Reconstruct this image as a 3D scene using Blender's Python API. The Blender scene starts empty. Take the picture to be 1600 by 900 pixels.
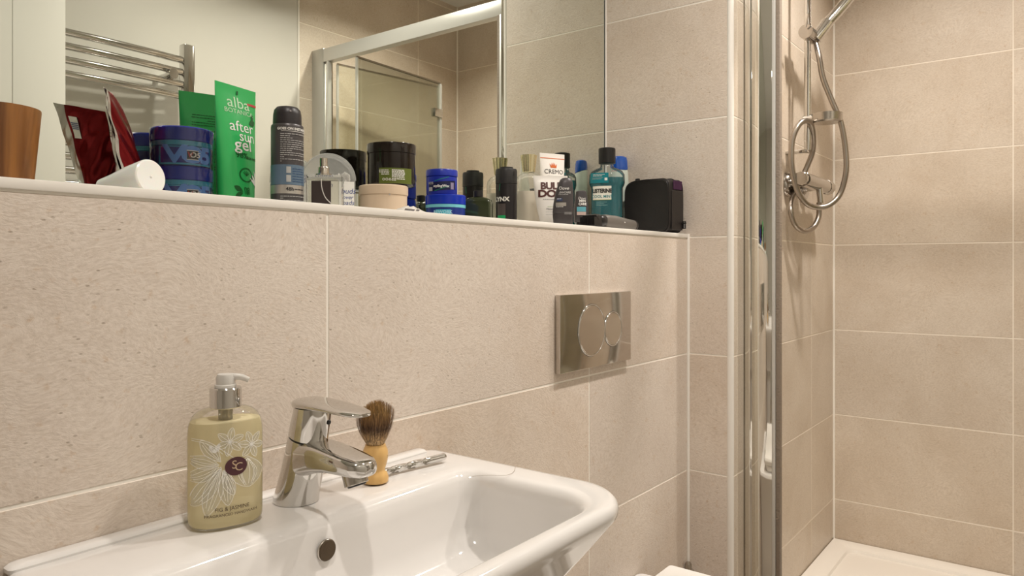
import bpy, bmesh, math, random
from math import sin, cos, pi, radians as R, sqrt
from mathutils import Vector, Matrix
random.seed(7)
SC = bpy.context.scene
COL = SC.collection

# ---------------------------------------------------------------- camera
cam_d = bpy.data.cameras.new('camera')
cam = bpy.data.objects.new('camera', cam_d); COL.objects.link(cam)
YAW = math.atan2(872, 1144)
cam.location = (0, 0, 1.13)
cam.rotation_euler = (R(90), 0, YAW - pi/2)
cam_d.sensor_width = 36.0
cam_d.lens = 1144/1600*36
cam_d.shift_y = -34.5/1600
cam_d.clip_start = 0.02
SC.camera = cam
# ---------------------------------------------------------------- world + exposure
w = bpy.data.worlds.new('world'); SC.world = w; w.use_nodes = True
w.node_tree.nodes['Background'].inputs[0].default_value = (1, .9, .78, 1)
w.node_tree.nodes['Background'].inputs[1].default_value = 0.2
SC.view_settings.view_transform = 'Standard'
SC.view_settings.look = 'None'
SC.view_settings.exposure = 0.0
SC.view_settings.gamma = 1.0
LIGHTS = [(2.06, .20), (1.36, .21), (.24, .20)]
LIGHT_W = [11.4, 10.8, 6.8]
LIGHT_COL = (1.0, .935, .86)
CEIL = 2.43

# ---------------------------------------------------------------- helpers
def link(o, parent=None):
    COL.objects.link(o)
    if parent: o.parent = parent
    return o
def mesh_of(name, verts, faces, mat=None, smooth=False):
    me = bpy.data.meshes.new(name); me.from_pydata([tuple(v) for v in verts], [], faces); me.update()
    if mat: me.materials.append(mat)
    if smooth:
        me.polygons.foreach_set('use_smooth', [True]*len(me.polygons))
    return me
def sharp(me, ang=35):
    try: me.set_sharp_from_angle(angle=R(ang))
    except Exception: pass
def obj(name, me, parent=None):
    return link(bpy.data.objects.new(name, me), parent)
def mk(name, verts, faces, mat, parent=None, smooth=True, fix=True, ang=35):
    bm = bmesh.new()
    vs = [bm.verts.new(v) for v in verts]
    for f in faces:
        try: bm.faces.new([vs[i] for i in f])
        except ValueError: pass
    if fix: bmesh.ops.recalc_face_normals(bm, faces=bm.faces)
    return from_bm(name, bm, mat, parent, smooth, ang)
def from_bm(name, bm, mat, parent=None, smooth=True, ang=35):
    me = bpy.data.meshes.new(name); bm.to_mesh(me); bm.free()
    if mat: me.materials.append(mat)
    if smooth:
        me.polygons.foreach_set('use_smooth', [True]*len(me.polygons)); sharp(me, ang)
    return obj(name, me, parent)
def box_bm(bm, x0, x1, y0, y1, z0, z1, bev=0, seg=1):
    r = bmesh.ops.create_cube(bm, size=1)
    for v in r['verts']:
        v.co = Vector(((x0+x1)/2+v.co.x*(x1-x0), (y0+y1)/2+v.co.y*(y1-y0), (z0+z1)/2+v.co.z*(z1-z0)))
    if bev:
        es = list({e for v in r['verts'] for e in v.link_edges})
        bmesh.ops.bevel(bm, geom=es, offset=bev, segments=seg, affect='EDGES', profile=.5)
def box(name, x0, x1, y0, y1, z0, z1, mat, parent=None, bev=0, seg=1):
    bm = bmesh.new(); box_bm(bm, x0, x1, y0, y1, z0, z1, bev, seg)
    return from_bm(name, bm, mat, parent, seg > 1)
def rings(name, rs, mat, parent=None, cap0=True, cap1=True, closed=False, ang=35, smooth=True):
    n = len(rs[0]); verts = [p for r in rs for p in r]; faces = []
    m = len(rs)
    for i in range(m-1 if not closed else m):
        j = (i+1) % m
        for k in range(n):
            faces.append((i*n+k, i*n+(k+1) % n, j*n+(k+1) % n, j*n+k))
    if not closed:
        if cap0: faces.append(tuple(range(n))[::-1])
        if cap1: faces.append(tuple((m-1)*n+k for k in range(n)))
    return mk(name, verts, faces, mat, parent, smooth, True, ang)
def lathe(name, prof, mat, parent=None, seg=40, c=(0, 0, 0), sy=1.0, cap=True, ang=35):
    rs = []
    for r, z in prof:
        r = max(r, 1e-5)
        rs.append([(c[0]+r*cos(2*pi*k/seg), c[1]+sy*r*sin(2*pi*k/seg), c[2]+z) for k in range(seg)])
    return rings(name, rs, mat, parent, cap, cap, ang=ang)
def disc_ring(cx, cy, z, a, b, n=48, p=2.0, tilt=0, dirx=None):
    out = []
    for k in range(n):
        t = 2*pi*k/n; ct, st = cos(t), sin(t)
        x = a*math.copysign(abs(ct)**(2/p), ct); y = b*math.copysign(abs(st)**(2/p), st)
        out.append((cx+x, cy+y, z + tilt*y))
    return out
def rrect(x0, x1, y0, y1, z, r, n=8, zf=None):
    """rounded rectangle ring; r = one radius or four (x1y1, x0y1, x0y0, x1y0)"""
    if not isinstance(r, (tuple, list)): r = (r,)*4
    cs = [(x1-r[0], y1-r[0], r[0], 0), (x0+r[1], y1-r[1], r[1], 90), (x0+r[2], y0+r[2], r[2], 180), (x1-r[3], y0+r[3], r[3], 270)]
    out = []
    for cx_, cy_, rr, a0 in cs:
        for k in range(n+1):
            a = R(a0+90*k/n); x = cx_+rr*cos(a); y = cy_+rr*sin(a)
            out.append((x, y, z if zf is None else zf(x, y)))
    return out
def catmull(pts, sub=6, closed=False):
    P = [Vector(p) for p in pts]; out = []
    n = len(P)
    for i in range(n-1 if not closed else n):
        a = P[(i-1) % n] if closed or i > 0 else P[0]*2-P[1]
        b = P[i]; c = P[(i+1) % n]
        d = P[(i+2) % n] if closed or i < n-2 else P[-1]*2-P[-2]
        for s in range(sub):
            t = s/sub
            out.append(.5*((2*b)+(c-a)*t+(2*a-5*b+4*c-d)*t*t+(3*b-a-3*c+d)*t**3))
    if not closed: out.append(P[-1])
    return out
def tube_rings(pts, rad, n=12):
    P = [Vector(p) for p in pts]; rs = []; up = Vector((0, 0, 1))
    T0 = (P[1]-P[0]).normalized()
    if abs(T0.dot(up)) > .95: up = Vector((1, 0, 0))
    N = (up - T0*up.dot(T0)).normalized()
    for i, p in enumerate(P):
        a = P[max(0, i-1)]; b = P[min(len(P)-1, i+1)]
        T = (b-a).normalized(); N = (N - T*N.dot(T)).normalized(); B = T.cross(N)
        r = rad(i/(len(P)-1)) if callable(rad) else rad
        rs.append([tuple(p+N*r*cos(2*pi*k/n)+B*r*sin(2*pi*k/n)) for k in range(n)])
    return rs
def tube(name, pts, rad, mat, parent=None, n=12, sub=0, closed=False):
    if sub: pts = catmull(pts, sub, closed)
    return rings(name, tube_rings(pts, rad, n), mat, parent, ang=60)
def cyl(name, a, b, r, mat, parent=None, n=32, r2=None, bev=.0008):
    a = Vector(a); b = Vector(b); d = (b-a).normalized(); r2 = r if r2 is None else r2
    pts = [a, a+d*bev, b-d*bev, b]
    rr = [r-bev, r, r2, r2-bev]
    up = Vector((0, 0, 1)) if abs(d.z) < .95 else Vector((1, 0, 0))
    N = (up-d*up.dot(d)).normalized(); B = d.cross(N)
    rs = [[tuple(p+N*q*cos(2*pi*k/n)+B*q*sin(2*pi*k/n)) for k in range(n)] for p, q in zip(pts, rr)]
    return rings(name, rs, mat, parent)
def thing(name, label, cat, loc=(0, 0, 0), rz=0, group=None):
    o = bpy.data.objects.new(name, None); COL.objects.link(o)
    o.location = loc; o.rotation_euler = (0, 0, rz); o.empty_display_size = .02
    o['label'] = label; o['category'] = cat
    if group: o['group'] = group
    return o
def tag(o, label, cat, group=None):
    o['label'] = label; o['category'] = cat
    if group: o['group'] = group
    return o
def struct(o):
    o['kind'] = 'structure'; return o
_txt = {}
def glyphs(body, size, sx=1.0, shear=0, off=0.0, align='CENTER', maxlen=.004, space=1.0):
    c = bpy.data.curves.new('lettering', 'FONT'); c.body = body; c.size = size; c.align_x = align; c.align_y = 'CENTER'
    c.shear = shear; c.offset = off; c.resolution_u = 3; c.space_character = space
    o = bpy.data.objects.new('lettering', c); COL.objects.link(o)
    dg = bpy.context.evaluated_depsgraph_get(); dg.update()
    me = bpy.data.meshes.new_from_object(o.evaluated_get(dg))
    bm = bmesh.new(); bm.from_mesh(me)
    bpy.data.objects.remove(o); bpy.data.curves.remove(c); bpy.data.meshes.remove(me)
    bmesh.ops.triangulate(bm, faces=bm.faces)
    for _ in range(3):
        es = [e for e in bm.edges if e.calc_length() > maxlen]
        if not es: break
        bmesh.ops.subdivide_edges(bm, edges=es, cuts=1)
        bmesh.ops.triangulate(bm, faces=[f for f in bm.faces if len(f.verts) > 3])
    for v in bm.verts: v.co.x *= sx
    return bm
def text(name, body, size, mp, mat, parent, x=0, z=0, **k):
    bm = glyphs(body, size, **k)
    for v in bm.verts: v.co = Vector(mp(x+v.co.x, z+v.co.y))
    return from_bm(name, bm, mat, parent, False)
def patch(name, x0, x1, z0, z1, mp, mat, parent, nx=12, nz=4, fn=None):
    bm = bmesh.new(); g = []
    for j in range(nz+1):
        row = []
        for i in range(nx+1):
            x = x0+(x1-x0)*i/nx; z = z0+(z1-z0)*j/nz
            if fn: x, z = fn(x, z)
            row.append(bm.verts.new(mp(x, z)))
        g.append(row)
    for j in range(nz):
        for i in range(nx): bm.faces.new((g[j][i], g[j][i+1], g[j+1][i+1], g[j+1][i]))
    return from_bm(name, bm, mat, parent, True)
def poly(name, outlines, mp, mat, parent, maxlen=.004):
    """flat printed shapes given as 2-D outlines wrapped on a surface"""
    bm = bmesh.new()
    for ol in outlines:
        vs = [bm.verts.new((p[0], p[1], 0)) for p in ol]
        bm.faces.new(vs).normal_update()
    bmesh.ops.triangulate(bm, faces=bm.faces)
    for _ in range(3):
        es = [e for e in bm.edges if e.calc_length() > maxlen]
        if not es: break
        bmesh.ops.subdivide_edges(bm, edges=es, cuts=1)
        bmesh.ops.triangulate(bm, faces=[f for f in bm.faces if len(f.verts) > 3])
    for v in bm.verts: v.co = Vector(mp(v.co.x, v.co.y))
    return from_bm(name, bm, mat, parent, False)
def stroke(pts, wd, taper=True):
    P = catmull([(p[0], p[1], 0) for p in pts], 5); L = []; Q = []
    n = len(P)
    for i, p in enumerate(P):
        d = (P[min(n-1, i+1)]-P[max(0, i-1)]).normalized(); nn = Vector((-d.y, d.x, 0))
        t = i/(n-1); ww = wd*(.35+.65*sin(pi*min(1, max(0, t)))) if taper else wd
        L.append(p+nn*ww/2); Q.append(p-nn*ww/2)
    return [(v.x, v.y) for v in L+Q[::-1]]
def strokes(name, lines, wd, mp, mat, parent):
    """printed line work: quads along each line wrapped on a surface"""
    bm = bmesh.new()
    for ln in lines:
        P = catmull([(p[0], p[1], 0) for p in ln], 5); n = len(P); prev = None
        for i, p in enumerate(P):
            d = (P[min(n-1, i+1)]-P[max(0, i-1)]).normalized(); nn = Vector((-d.y, d.x, 0))*wd/2
            a = bm.verts.new(mp(p.x+nn.x, p.y+nn.y)); b = bm.verts.new(mp(p.x-nn.x, p.y-nn.y))
            if prev: bm.faces.new((prev[0], prev[1], b, a))
            prev = (a, b)
    return from_bm(name, bm, mat, parent, False)
def cylmap(Rr, a0=0, eps=.0004):
    q = Rr+eps
    return lambda x, z: (q*sin(x/Rr+a0), -q*cos(x/Rr+a0), z)
def dashes(name, rows, x0, x1, mp, mat, parent, h=.0008, seed=1):
    rnd = random.Random(seed); bm = bmesh.new()
    for z in rows:
        x = x0
        while x < x1-.001:
            L = min(rnd.uniform(.002, .006), x1-x)
            n = max(1, int(L/.003)); prev = None
            for i in range(n+1):
                xx = x+L*i/n
                a = bm.verts.new(mp(xx, z-h/2)); b = bm.verts.new(mp(xx, z+h/2))
                if prev: bm.faces.new((prev[0], a, b, prev[1]))
                prev = (a, b)
            x += L+.0008
            if rnd.random() < .06: break
    return from_bm(name, bm, mat, parent, False)

# ---------------------------------------------------------------- materials
def lin(c):
    return tuple(((v/255)/12.92 if v/255 <= .04045 else ((v/255+.055)/1.055)**2.4) for v in c)+(1,)
def pbr(name, col, rough=.5, metal=0, trans=0, ior=1.45, spec=.5, emis=None, sss=0, coat=0, alpha=1):
    m = bpy.data.materials.new(name); m.use_nodes = True
    b = m.node_tree.nodes['Principled BSDF']
    b.inputs['Base Color'].default_value = col if len(col) == 4 else (*col, 1)
    b.inputs['Roughness'].default_value = rough; b.inputs['Metallic'].default_value = metal
    b.inputs['Transmission Weight'].default_value = trans; b.inputs['IOR'].default_value = ior
    b.inputs['Specular IOR Level'].default_value = spec
    b.inputs['Coat Weight'].default_value = coat
    if sss:
        b.inputs['Subsurface Weight'].default_value = sss; b.inputs['Subsurface Scale'].default_value = .01
    if emis:
        b.inputs['Emission Color'].default_value = (*emis[:3], 1); b.inputs['Emission Strength'].default_value = emis[3]
    return m
def nodes(m): return m.node_tree.nodes, m.node_tree.links
def noise_bump(m, scale, strength, dist=.001, detail=3, stretch=None, rot=None):
    N, L = nodes(m); b = N['Principled BSDF']
    tc = N.new('ShaderNodeTexCoord'); mp = N.new('ShaderNodeMapping'); ns = N.new('ShaderNodeTexNoise'); bp = N.new('ShaderNodeBump')
    L.new(tc.outputs['Object'], mp.inputs[0])
    if stretch: mp.inputs['Scale'].default_value = stretch
    if rot: mp.inputs['Rotation'].default_value = rot
    L.new(mp.outputs[0], ns.inputs['Vector']); ns.inputs['Scale'].default_value = scale; ns.inputs['Detail'].default_value = detail
    bp.inputs['Strength'].default_value = strength; bp.inputs['Distance'].default_value = dist
    L.new(ns.outputs[0], bp.inputs['Height']); L.new(bp.outputs[0], b.inputs['Normal'])
    return m
def tile_mat(name, c0, c1, speck=.5, bump=.35, rough=.42):
    m = pbr(name, c0, rough); N, L = nodes(m); b = N['Principled BSDF']
    geo = N.new('ShaderNodeNewGeometry'); oi = N.new('ShaderNodeObjectInfo')
    mul = N.new('ShaderNodeMath'); mul.operation = 'MULTIPLY'; mul.inputs[1].default_value = 31.7
    L.new(oi.outputs['Random'], mul.inputs[0])
    add = N.new('ShaderNodeVectorMath'); add.operation = 'ADD'
    L.new(geo.outputs['Position'], add.inputs[0]); L.new(mul.outputs[0], add.inputs[1])
    def noise(sc, det, ro=.5, vec=None, dist=0):
        n = N.new('ShaderNodeTexNoise'); n.inputs['Scale'].default_value = sc; n.inputs['Detail'].default_value = det
        n.inputs['Roughness'].default_value = ro; n.inputs['Distortion'].default_value = dist
        L.new(vec or add.outputs[0], n.inputs['Vector']); return n.outputs[0]
    def ramp(fac, stops):
        r = N.new('ShaderNodeValToRGB'); L.new(fac, r.inputs[0]); e = r.color_ramp.elements
        e[0].position, e[0].color = stops[0]; e[1].position, e[1].color = stops[1]
        for p, c in stops[2:]:
            q = e.new(p); q.color = c
        return r.outputs[0]
    def mix(fac, a, c, mode='MIX'):
        x = N.new('ShaderNodeMix'); x.data_type = 'RGBA'; x.blend_type = mode
        if isinstance(fac, float): x.inputs[0].default_value = fac
        else: L.new(fac, x.inputs[0])
        for i, v in ((6, a), (7, c)):
            if isinstance(v, tuple): x.inputs[i].default_value = v
            else: L.new(v, x.inputs[i])
        return x.outputs[2]
    base = mix(ramp(noise(3.2, 6, .62), [(.32, (0, 0, 0, 1)), (.68, (1, 1, 1, 1))]), c0, c1)
    tone = ramp(oi.outputs['Random'], [(0, (.955, .955, .96, 1)), (1, (1.0, .99, .975, 1))])
    base = mix(1.0, base, tone, 'MULTIPLY')
    # fine chiselled relief: short strokes whose direction drifts over the face
    wob = N.new('ShaderNodeTexNoise'); wob.inputs['Scale'].default_value = 5; wob.inputs['Detail'].default_value = 2; L.new(add.outputs[0], wob.inputs['Vector'])
    wv = N.new('ShaderNodeVectorMath'); wv.operation = 'SCALE'; wv.inputs[3].default_value = .16; L.new(wob.outputs['Color'], wv.inputs[0])
    wa_ = N.new('ShaderNodeVectorMath'); wa_.operation = 'ADD'; L.new(add.outputs[0], wa_.inputs[0]); L.new(wv.outputs[0], wa_.inputs[1])
    mp = N.new('ShaderNodeMapping'); mp.inputs['Rotation'].default_value = (0, R(28), 0); mp.inputs['Scale'].default_value = (.62, .62, 1.35)
    L.new(wa_.outputs[0], mp.inputs[0])
    st = noise(260, 4, .65, mp.outputs[0], .3)
    base = mix(1.0, base, ramp(st, [(.34, (.90, .875, .85, 1)), (.62, (1.05, 1.05, 1.05, 1))]), 'MULTIPLY')
    # soft rusty flecks
    base = mix(1.0, base, ramp(noise(75, 3, .7), [(.60, (1, 1, 1, 1)), (.74, (.90, .82, .74, 1))]), 'MULTIPLY')
    # warm cloudy stains
    base = mix(1.0, base, ramp(noise(1.3, 7, .7, dist=.4), [(.46, (1, 1, 1, 1)), (.72, (.875, .825, .77, 1))]), 'MULTIPLY')
    # small dark pits
    mp2 = N.new('ShaderNodeMapping'); mp2.inputs['Rotation'].default_value = (0, R(30), 0); mp2.inputs['Scale'].default_value = (.75, .75, 1.35)
    L.new(add.outputs[0], mp2.inputs[0])
    vo = N.new('ShaderNodeTexVoronoi'); vo.inputs['Scale'].default_value = 120; L.new(mp2.outputs[0], vo.inputs['Vector'])
    pit = ramp(vo.outputs['Distance'], [(.12, (1, 1, 1, 1)), (.24, (0, 0, 0, 1))])
    gate = ramp(vo.outputs['Color'], [(.74, (0, 0, 0, 1)), (.90, (1, 1, 1, 1))])
    pm = mix(1.0, pit, gate, 'MULTIPLY')
    pf = N.new('ShaderNodeMath'); pf.operation = 'MULTIPLY'; pf.inputs[1].default_value = speck; L.new(pm, pf.inputs[0])
    base = mix(pf.outputs[0], base, (.22, .15, .09, 1))
    L.new(base, b.inputs['Base Color'])
    bp = N.new('ShaderNodeBump'); bp.inputs['Strength'].default_value = bump; bp.inputs['Distance'].default_value = .0012
    ad = N.new('ShaderNodeMath'); ad.operation = 'SUBTRACT'; L.new(st, ad.inputs[0]); L.new(pf.outputs[0], ad.inputs[1])
    L.new(ad.outputs[0], bp.inputs['Height']); L.new(bp.outputs[0], b.inputs['Normal'])
    return m
def thin_clear(name, tint=(.93, .95, .93), gloss=1.0, rough=.02, haze=0.0):
    """thin clear sheet: see-through with fresnel reflection and an optional milky part"""
    m = bpy.data.materials.new(name); m.use_nodes = True; N, L = nodes(m); N.remove(N['Principled BSDF'])
    out = N['Material Output']; tr = N.new('ShaderNodeBsdfTransparent'); gl = N.new('ShaderNodeBsdfGlossy'); fr = N.new('ShaderNodeFresnel')
    tr.inputs[0].default_value = (*tint, 1); gl.inputs['Roughness'].default_value = rough; fr.inputs[0].default_value = 1.5
    mu = N.new('ShaderNodeMath'); mu.operation = 'MULTIPLY'; mu.inputs[1].default_value = gloss; L.new(fr.outputs[0], mu.inputs[0])
    mx = N.new('ShaderNodeMixShader'); L.new(mu.outputs[0], mx.inputs[0]); L.new(tr.outputs[0], mx.inputs[1]); L.new(gl.outputs[0], mx.inputs[2])
    last = mx.outputs[0]
    if haze:
        df = N.new('ShaderNodeBsdfTranslucent'); df2 = N.new('ShaderNodeBsdfDiffuse'); a = N.new('ShaderNodeMixShader'); a.inputs[0].default_value = .5
        df.inputs[0].default_value = df2.inputs[0].default_value = (.85, .85, .83, 1)
        L.new(df.outputs[0], a.inputs[1]); L.new(df2.outputs[0], a.inputs[2])
        b = N.new('ShaderNodeMixShader'); b.inputs[0].default_value = haze; L.new(last, b.inputs[1]); L.new(a.outputs[0], b.inputs[2]); last = b.outputs[0]
    L.new(last, out.inputs[0])
    return m
def wood_mat(name, a, b_, scale=6, rot=(0, 0, 0)):
    m = pbr(name, a, .35, coat=.2); N, L = nodes(m); b = N['Principled BSDF']
    tc = N.new('ShaderNodeTexCoord'); mp = N.new('ShaderNodeMapping'); mp.inputs['Scale'].default_value = (38, 38, 2.2); mp.inputs['Rotation'].default_value = rot
    ns = N.new('ShaderNodeTexNoise'); ns.inputs['Scale'].default_value = 1.6; ns.inputs['Detail'].default_value = 5; ns.inputs['Distortion'].default_value = .5
    r = N.new('ShaderNodeValToRGB'); r.color_ramp.elements[0].color = a; r.color_ramp.elements[1].color = b_
    r.color_ramp.elements[0].position = .35; r.color_ramp.elements[1].position = .68
    L.new(tc.outputs['Object'], mp.inputs[0]); L.new(mp.outputs[0], ns.inputs[0]); L.new(ns.outputs[0], r.inputs[0]); L.new(r.outputs[0], b.inputs['Base Color'])
    return m

M = {}
M['tile'] = tile_mat('limestone_tile', (.70, .615, .54, 1), (.79, .71, .63, 1), speck=.5, bump=.45)
M['tile_warm'] = tile_mat('tile_bounce_tint', (.62, .535, .44, 1), (.72, .64, .545, 1), speck=.35, bump=.25)  # same tile in the shower, warmth of bounced light mixed into its colour
M['grout'] = noise_bump(pbr('grout', (.90, .85, .77), .8), 300, .2)
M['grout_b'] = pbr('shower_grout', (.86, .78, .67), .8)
M['white_wall'] = pbr('white_wall_paint', (.60, .575, .52), .38)
M['white_door'] = pbr('white_door_gloss', (.74, .72, .67), .22)
M['ceil'] = pbr('ceiling_paint', (.86, .85, .82), .7)
M['floor'] = tile_mat('floor_tile', (.40, .34, .28, 1), (.48, .42, .35, 1), speck=.2, bump=.2)
M['trim'] = pbr('white_pvc_trim', (.84, .80, .74), .28)
M['sil'] = pbr('white_silicone', (.86, .82, .76), .35)
M['mirror'] = pbr('mirror_silver', (.80, .83, .765), .0, metal=1)
M['medge'] = pbr('mirror_edge', (.04, .05, .045), .3)
M['chrome'] = noise_bump(pbr('chrome', (.66, .645, .62), .07, metal=1), 40, .02, .0003)
M['chrome_dull'] = pbr('brushed_chrome', (.50, .465, .42), .25, metal=1)
M['chrome_mir'] = pbr('polished_aluminium', (.80, .79, .74), .045, metal=1)
M['alu_white'] = pbr('bright_satin_aluminium', (.66, .65, .62), .35, metal=.3)
M['steel'] = noise_bump(pbr('flush_plate_steel', (.60, .565, .52), .09, metal=1), 14, .05, .002, 4)
M['hose'] = noise_bump(pbr('spiral_steel_hose', (.43, .385, .34), .28, metal=1), 400, .15, .0004)
M['ceramic'] = pbr('white_ceramic', (.735, .71, .685), .07, coat=.3)
M['tray'] = pbr('white_acrylic_tray', (.86, .80, .72), .25)
M['fit'] = pbr('shower_fitting_chrome', (.50, .465, .43), .12, metal=1)
M['glass'] = thin_clear('door_glass', (.970, .980, .935), .6, .02, .0)
M['seal'] = thin_clear('clear_seal', (.9, .9, .88), .8, .15, .6)
M['dark_seal'] = noise_bump(pbr('dark_brush_seal', (.26, .21, .165), .6), 220, 1.0, .002)
M['black'] = pbr('black_plastic', (.015, .014, .014), .3)
M['blackm'] = pbr('black_matt_plastic', (.022, .02, .02), .42)
M['white_p'] = pbr('white_plastic', (.84, .81, .77), .32)
M['print_w'] = pbr('white_print', (.80, .78, .74), .5)
M['print_g'] = pbr('grey_print', (.42, .41, .40), .5)
M['print_k'] = pbr('black_print', (.02, .018, .018), .5)
M['gold'] = pbr('gold_metallised_cap', (.92, .84, .56), .2, metal=1)

# ================================================================ SETTING
XB, YA, YN, YM, XD, YE, XE = 1.781, .786, .669, 1.03, 2.7603, -.39, 1.811
J = [.0, .0045, .3045, .6045, .9045, 1.2045, 1.5045, 1.8045, 2.1045, 2.4045, CEIL]
G = .0034
tile_cache = {}
def tile(axis, u0, u1, z0, z1, plane, sign, mat, parent, th=.008):
    """one bevelled tile; axis 'x' runs along X on a wall facing sign*Y, axis 'y' the other way"""
    g = G/2
    a0, a1, b0, b1 = u0+g, u1-g, z0+g, z1-g
    if a1-a0 < .003 or b1-b0 < .003: return
    key = (axis, round(a1-a0, 4), round(b1-b0, 4), mat.name)
    if key not in tile_cache:
        bm = bmesh.new(); w_, h_ = a1-a0, b1-b0
        if axis == 'x': box_bm(bm, -w_/2, w_/2, -th/2, th/2, -h_/2, h_/2, .0007)
        elif axis == 'y': box_bm(bm, -th/2, th/2, -w_/2, w_/2, -h_/2, h_/2, .0007)
        else: box_bm(bm, -w_/2, w_/2, -h_/2, h_/2, -th/2, th/2, .0007)
        me = bpy.data.meshes.new('tile'); bm.to_mesh(me); bm.free(); me.materials.append(mat); tile_cache[key] = me
    o = obj('tile', tile_cache[key], parent)
    c = plane - sign*th/2
    o.location = ((a0+a1)/2, c, (b0+b1)/2) if axis == 'x' else ((c, (a0+a1)/2, (b0+b1)/2) if axis == 'y' else ((a0+a1)/2, (b0+b1)/2, c))
    return o
REC = .0007      # grout sits this far behind the tile faces
def joints(lo, hi, anchor, step):
    k = math.ceil((lo-anchor)/step+1e-6); out = [lo]
    while anchor+k*step < hi-.002:
        out.append(anchor+k*step); k += 1
    return out+[hi]
def tiles(axis, us, zs, plane, sign, mat, parent):
    for i in range(len(us)-1):
        for j in range(len(zs)-1): tile(axis, us[i], us[i+1], zs[j], zs[j+1], plane, sign, mat, parent)
XL = -.9
# low boxed wall carrying the ledge
wa = struct(box('wall_front_low', XL, XB-.0001, YA+REC, YM+.02, 0, 1.2035, M['grout']))
tiles('x', joints(XL, XB-.003, .6264, .6674), [0.0045, .3045, .6045, .9045, 1.2010], YA, -1, M['tile'], wa)
ledge = struct(box('trim_ledge', XL, XB-.003, YA+.004, YM-.0005, 1.2037, 1.2115, M['trim'], None, .0008))
lip = struct(box('trim_ledge_edge', XL, XB-.0045, YA-.0022, YA+.0045, 1.2018, 1.2125, M['trim'], None, .0014, 2))
# wall behind the mirror
wb = struct(box('wall_back', XL, XB-.0001, YM+.006, YM+.06, 1.2035, CEIL, M['grout']))
# side wall B (return at the right of the ledge)
ws = struct(box('wall_right', XB+REC, XB+.08, YN+.0085, YM+.06, 0, CEIL, M['grout']))
tiles('y', [YN+.008, .8345, YM+.0055], J[1:], XB, -1, M['tile'], ws) if False else tiles('y', [YN+.008, YM+.0055], J[1:], XB, -1, M['tile'], ws)
# shower side wall C with its nib
wc = struct(box('wall_shower_side', XB+.0085, XD+.06, YN+REC, YN+.10, 0, CEIL, M['grout_b']))
zs = J[1:]
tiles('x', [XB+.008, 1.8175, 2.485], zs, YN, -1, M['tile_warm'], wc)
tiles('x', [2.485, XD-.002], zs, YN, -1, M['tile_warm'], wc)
# far wall of the shower D
wd = struct(box('wall_shower_far', XD+REC, XD+.06, YE-.1, YN+.02, 0, CEIL, M['grout_b']))
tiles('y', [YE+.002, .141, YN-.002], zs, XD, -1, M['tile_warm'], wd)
# opposite wall E: tiled in the shower, painted beside it
we = struct(box('wall_shower_near', XE, XD+.06, YE-.08, YE-REC, 0, CEIL, M['grout_b']))
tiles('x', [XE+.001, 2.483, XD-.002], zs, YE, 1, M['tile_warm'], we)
wp = struct(box('wall_painted', .60, XE-.0015, YE-.08, YE, 0, CEIL, M['white_wall']))
struct(box('wall_left', XL-.05, XL, -.45, YM+.06, 0, CEIL, M['white_wall']))
struct(box('floor', XL-.05, XD+.06, YE-.1, YM+.06, -.05, 0, M['floor']))
struct(box('ceiling', XL-.05, XD+.06, YE-.1, YM+.06, CEIL, CEIL+.05, M['ceil']))
# corner trims and silicone
def vbead(name, x, y, z0, z1, r, mat):
    o = lathe(name, [(r, z0), (r, z1)], mat, None, 12, (x, y, 0)); return struct(o)
vbead('trim_1', XB+.0075, YN+.0075, 0, CEIL, .0092, M['trim'])
vbead('trim_2', XB-.0018, YA-.0018, 0, 1.2125, .0042, M['sil'])
vbead('trim_3', XD-.002, YN-.002, .165, CEIL, .0042, M['grout'])
vbead('trim_4', XD-.002, YE+.002, .165, CEIL, .004, M['grout'])
vbead('trim_5', XB-.0012, YM-.0015, 1.2115, CEIL, .003, M['sil'])
vbead('trim_6', 1.8615, YN-.0004, .166, 1.999, .0010, M['chrome_dull'])
struct(box('trim_7', XE-.008, XE+.001, YE-.001, YE+.003, 0, CEIL, M['trim'], None, .001))
# white door leaf and its frame seen in the mirror
door = struct(thing('door_1', '', ''))
for k in ('label', 'category'): del door[k]
YDR = -.20
box('door_frame', .752, .882, YE+.001, YDR, 0, CEIL-.0005, M['white_door'], door, .002, 2)
box('door_leaf', -.30, .7517, YDR-.04, YDR-.002, .01, CEIL-.002, M['white_door'], door, .0015)
hd = cyl('door_handle', (-.22, YDR-.006, 1.0), (-.22, YDR+.04, 1.0), .008, M['chrome'], door)
cyl('handle_lever', (-.22, YDR+.035, 1.0), (-.11, YDR+.035, 1.0), .008, M['chrome'], hd)
struct(box('wall_door_side', XL, -.302, YE-.08, YDR-.006, 0, CEIL, M['white_wall']))

# mirror
mir = thing('mirror', 'large frameless wall mirror standing on the ledge reflecting shower and radiator', 'mirror', (0, 0, 0))
box('mirror_glass', XL+.01, 1.7735, YM, YM+.0045, 1.2116, CEIL-.01, M['mirror'], mir)
box('mirror_edge', 1.7736, 1.7762, YM-.0006, YM+.0045, 1.2116, CEIL-.01, M['medge'], mir)

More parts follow.
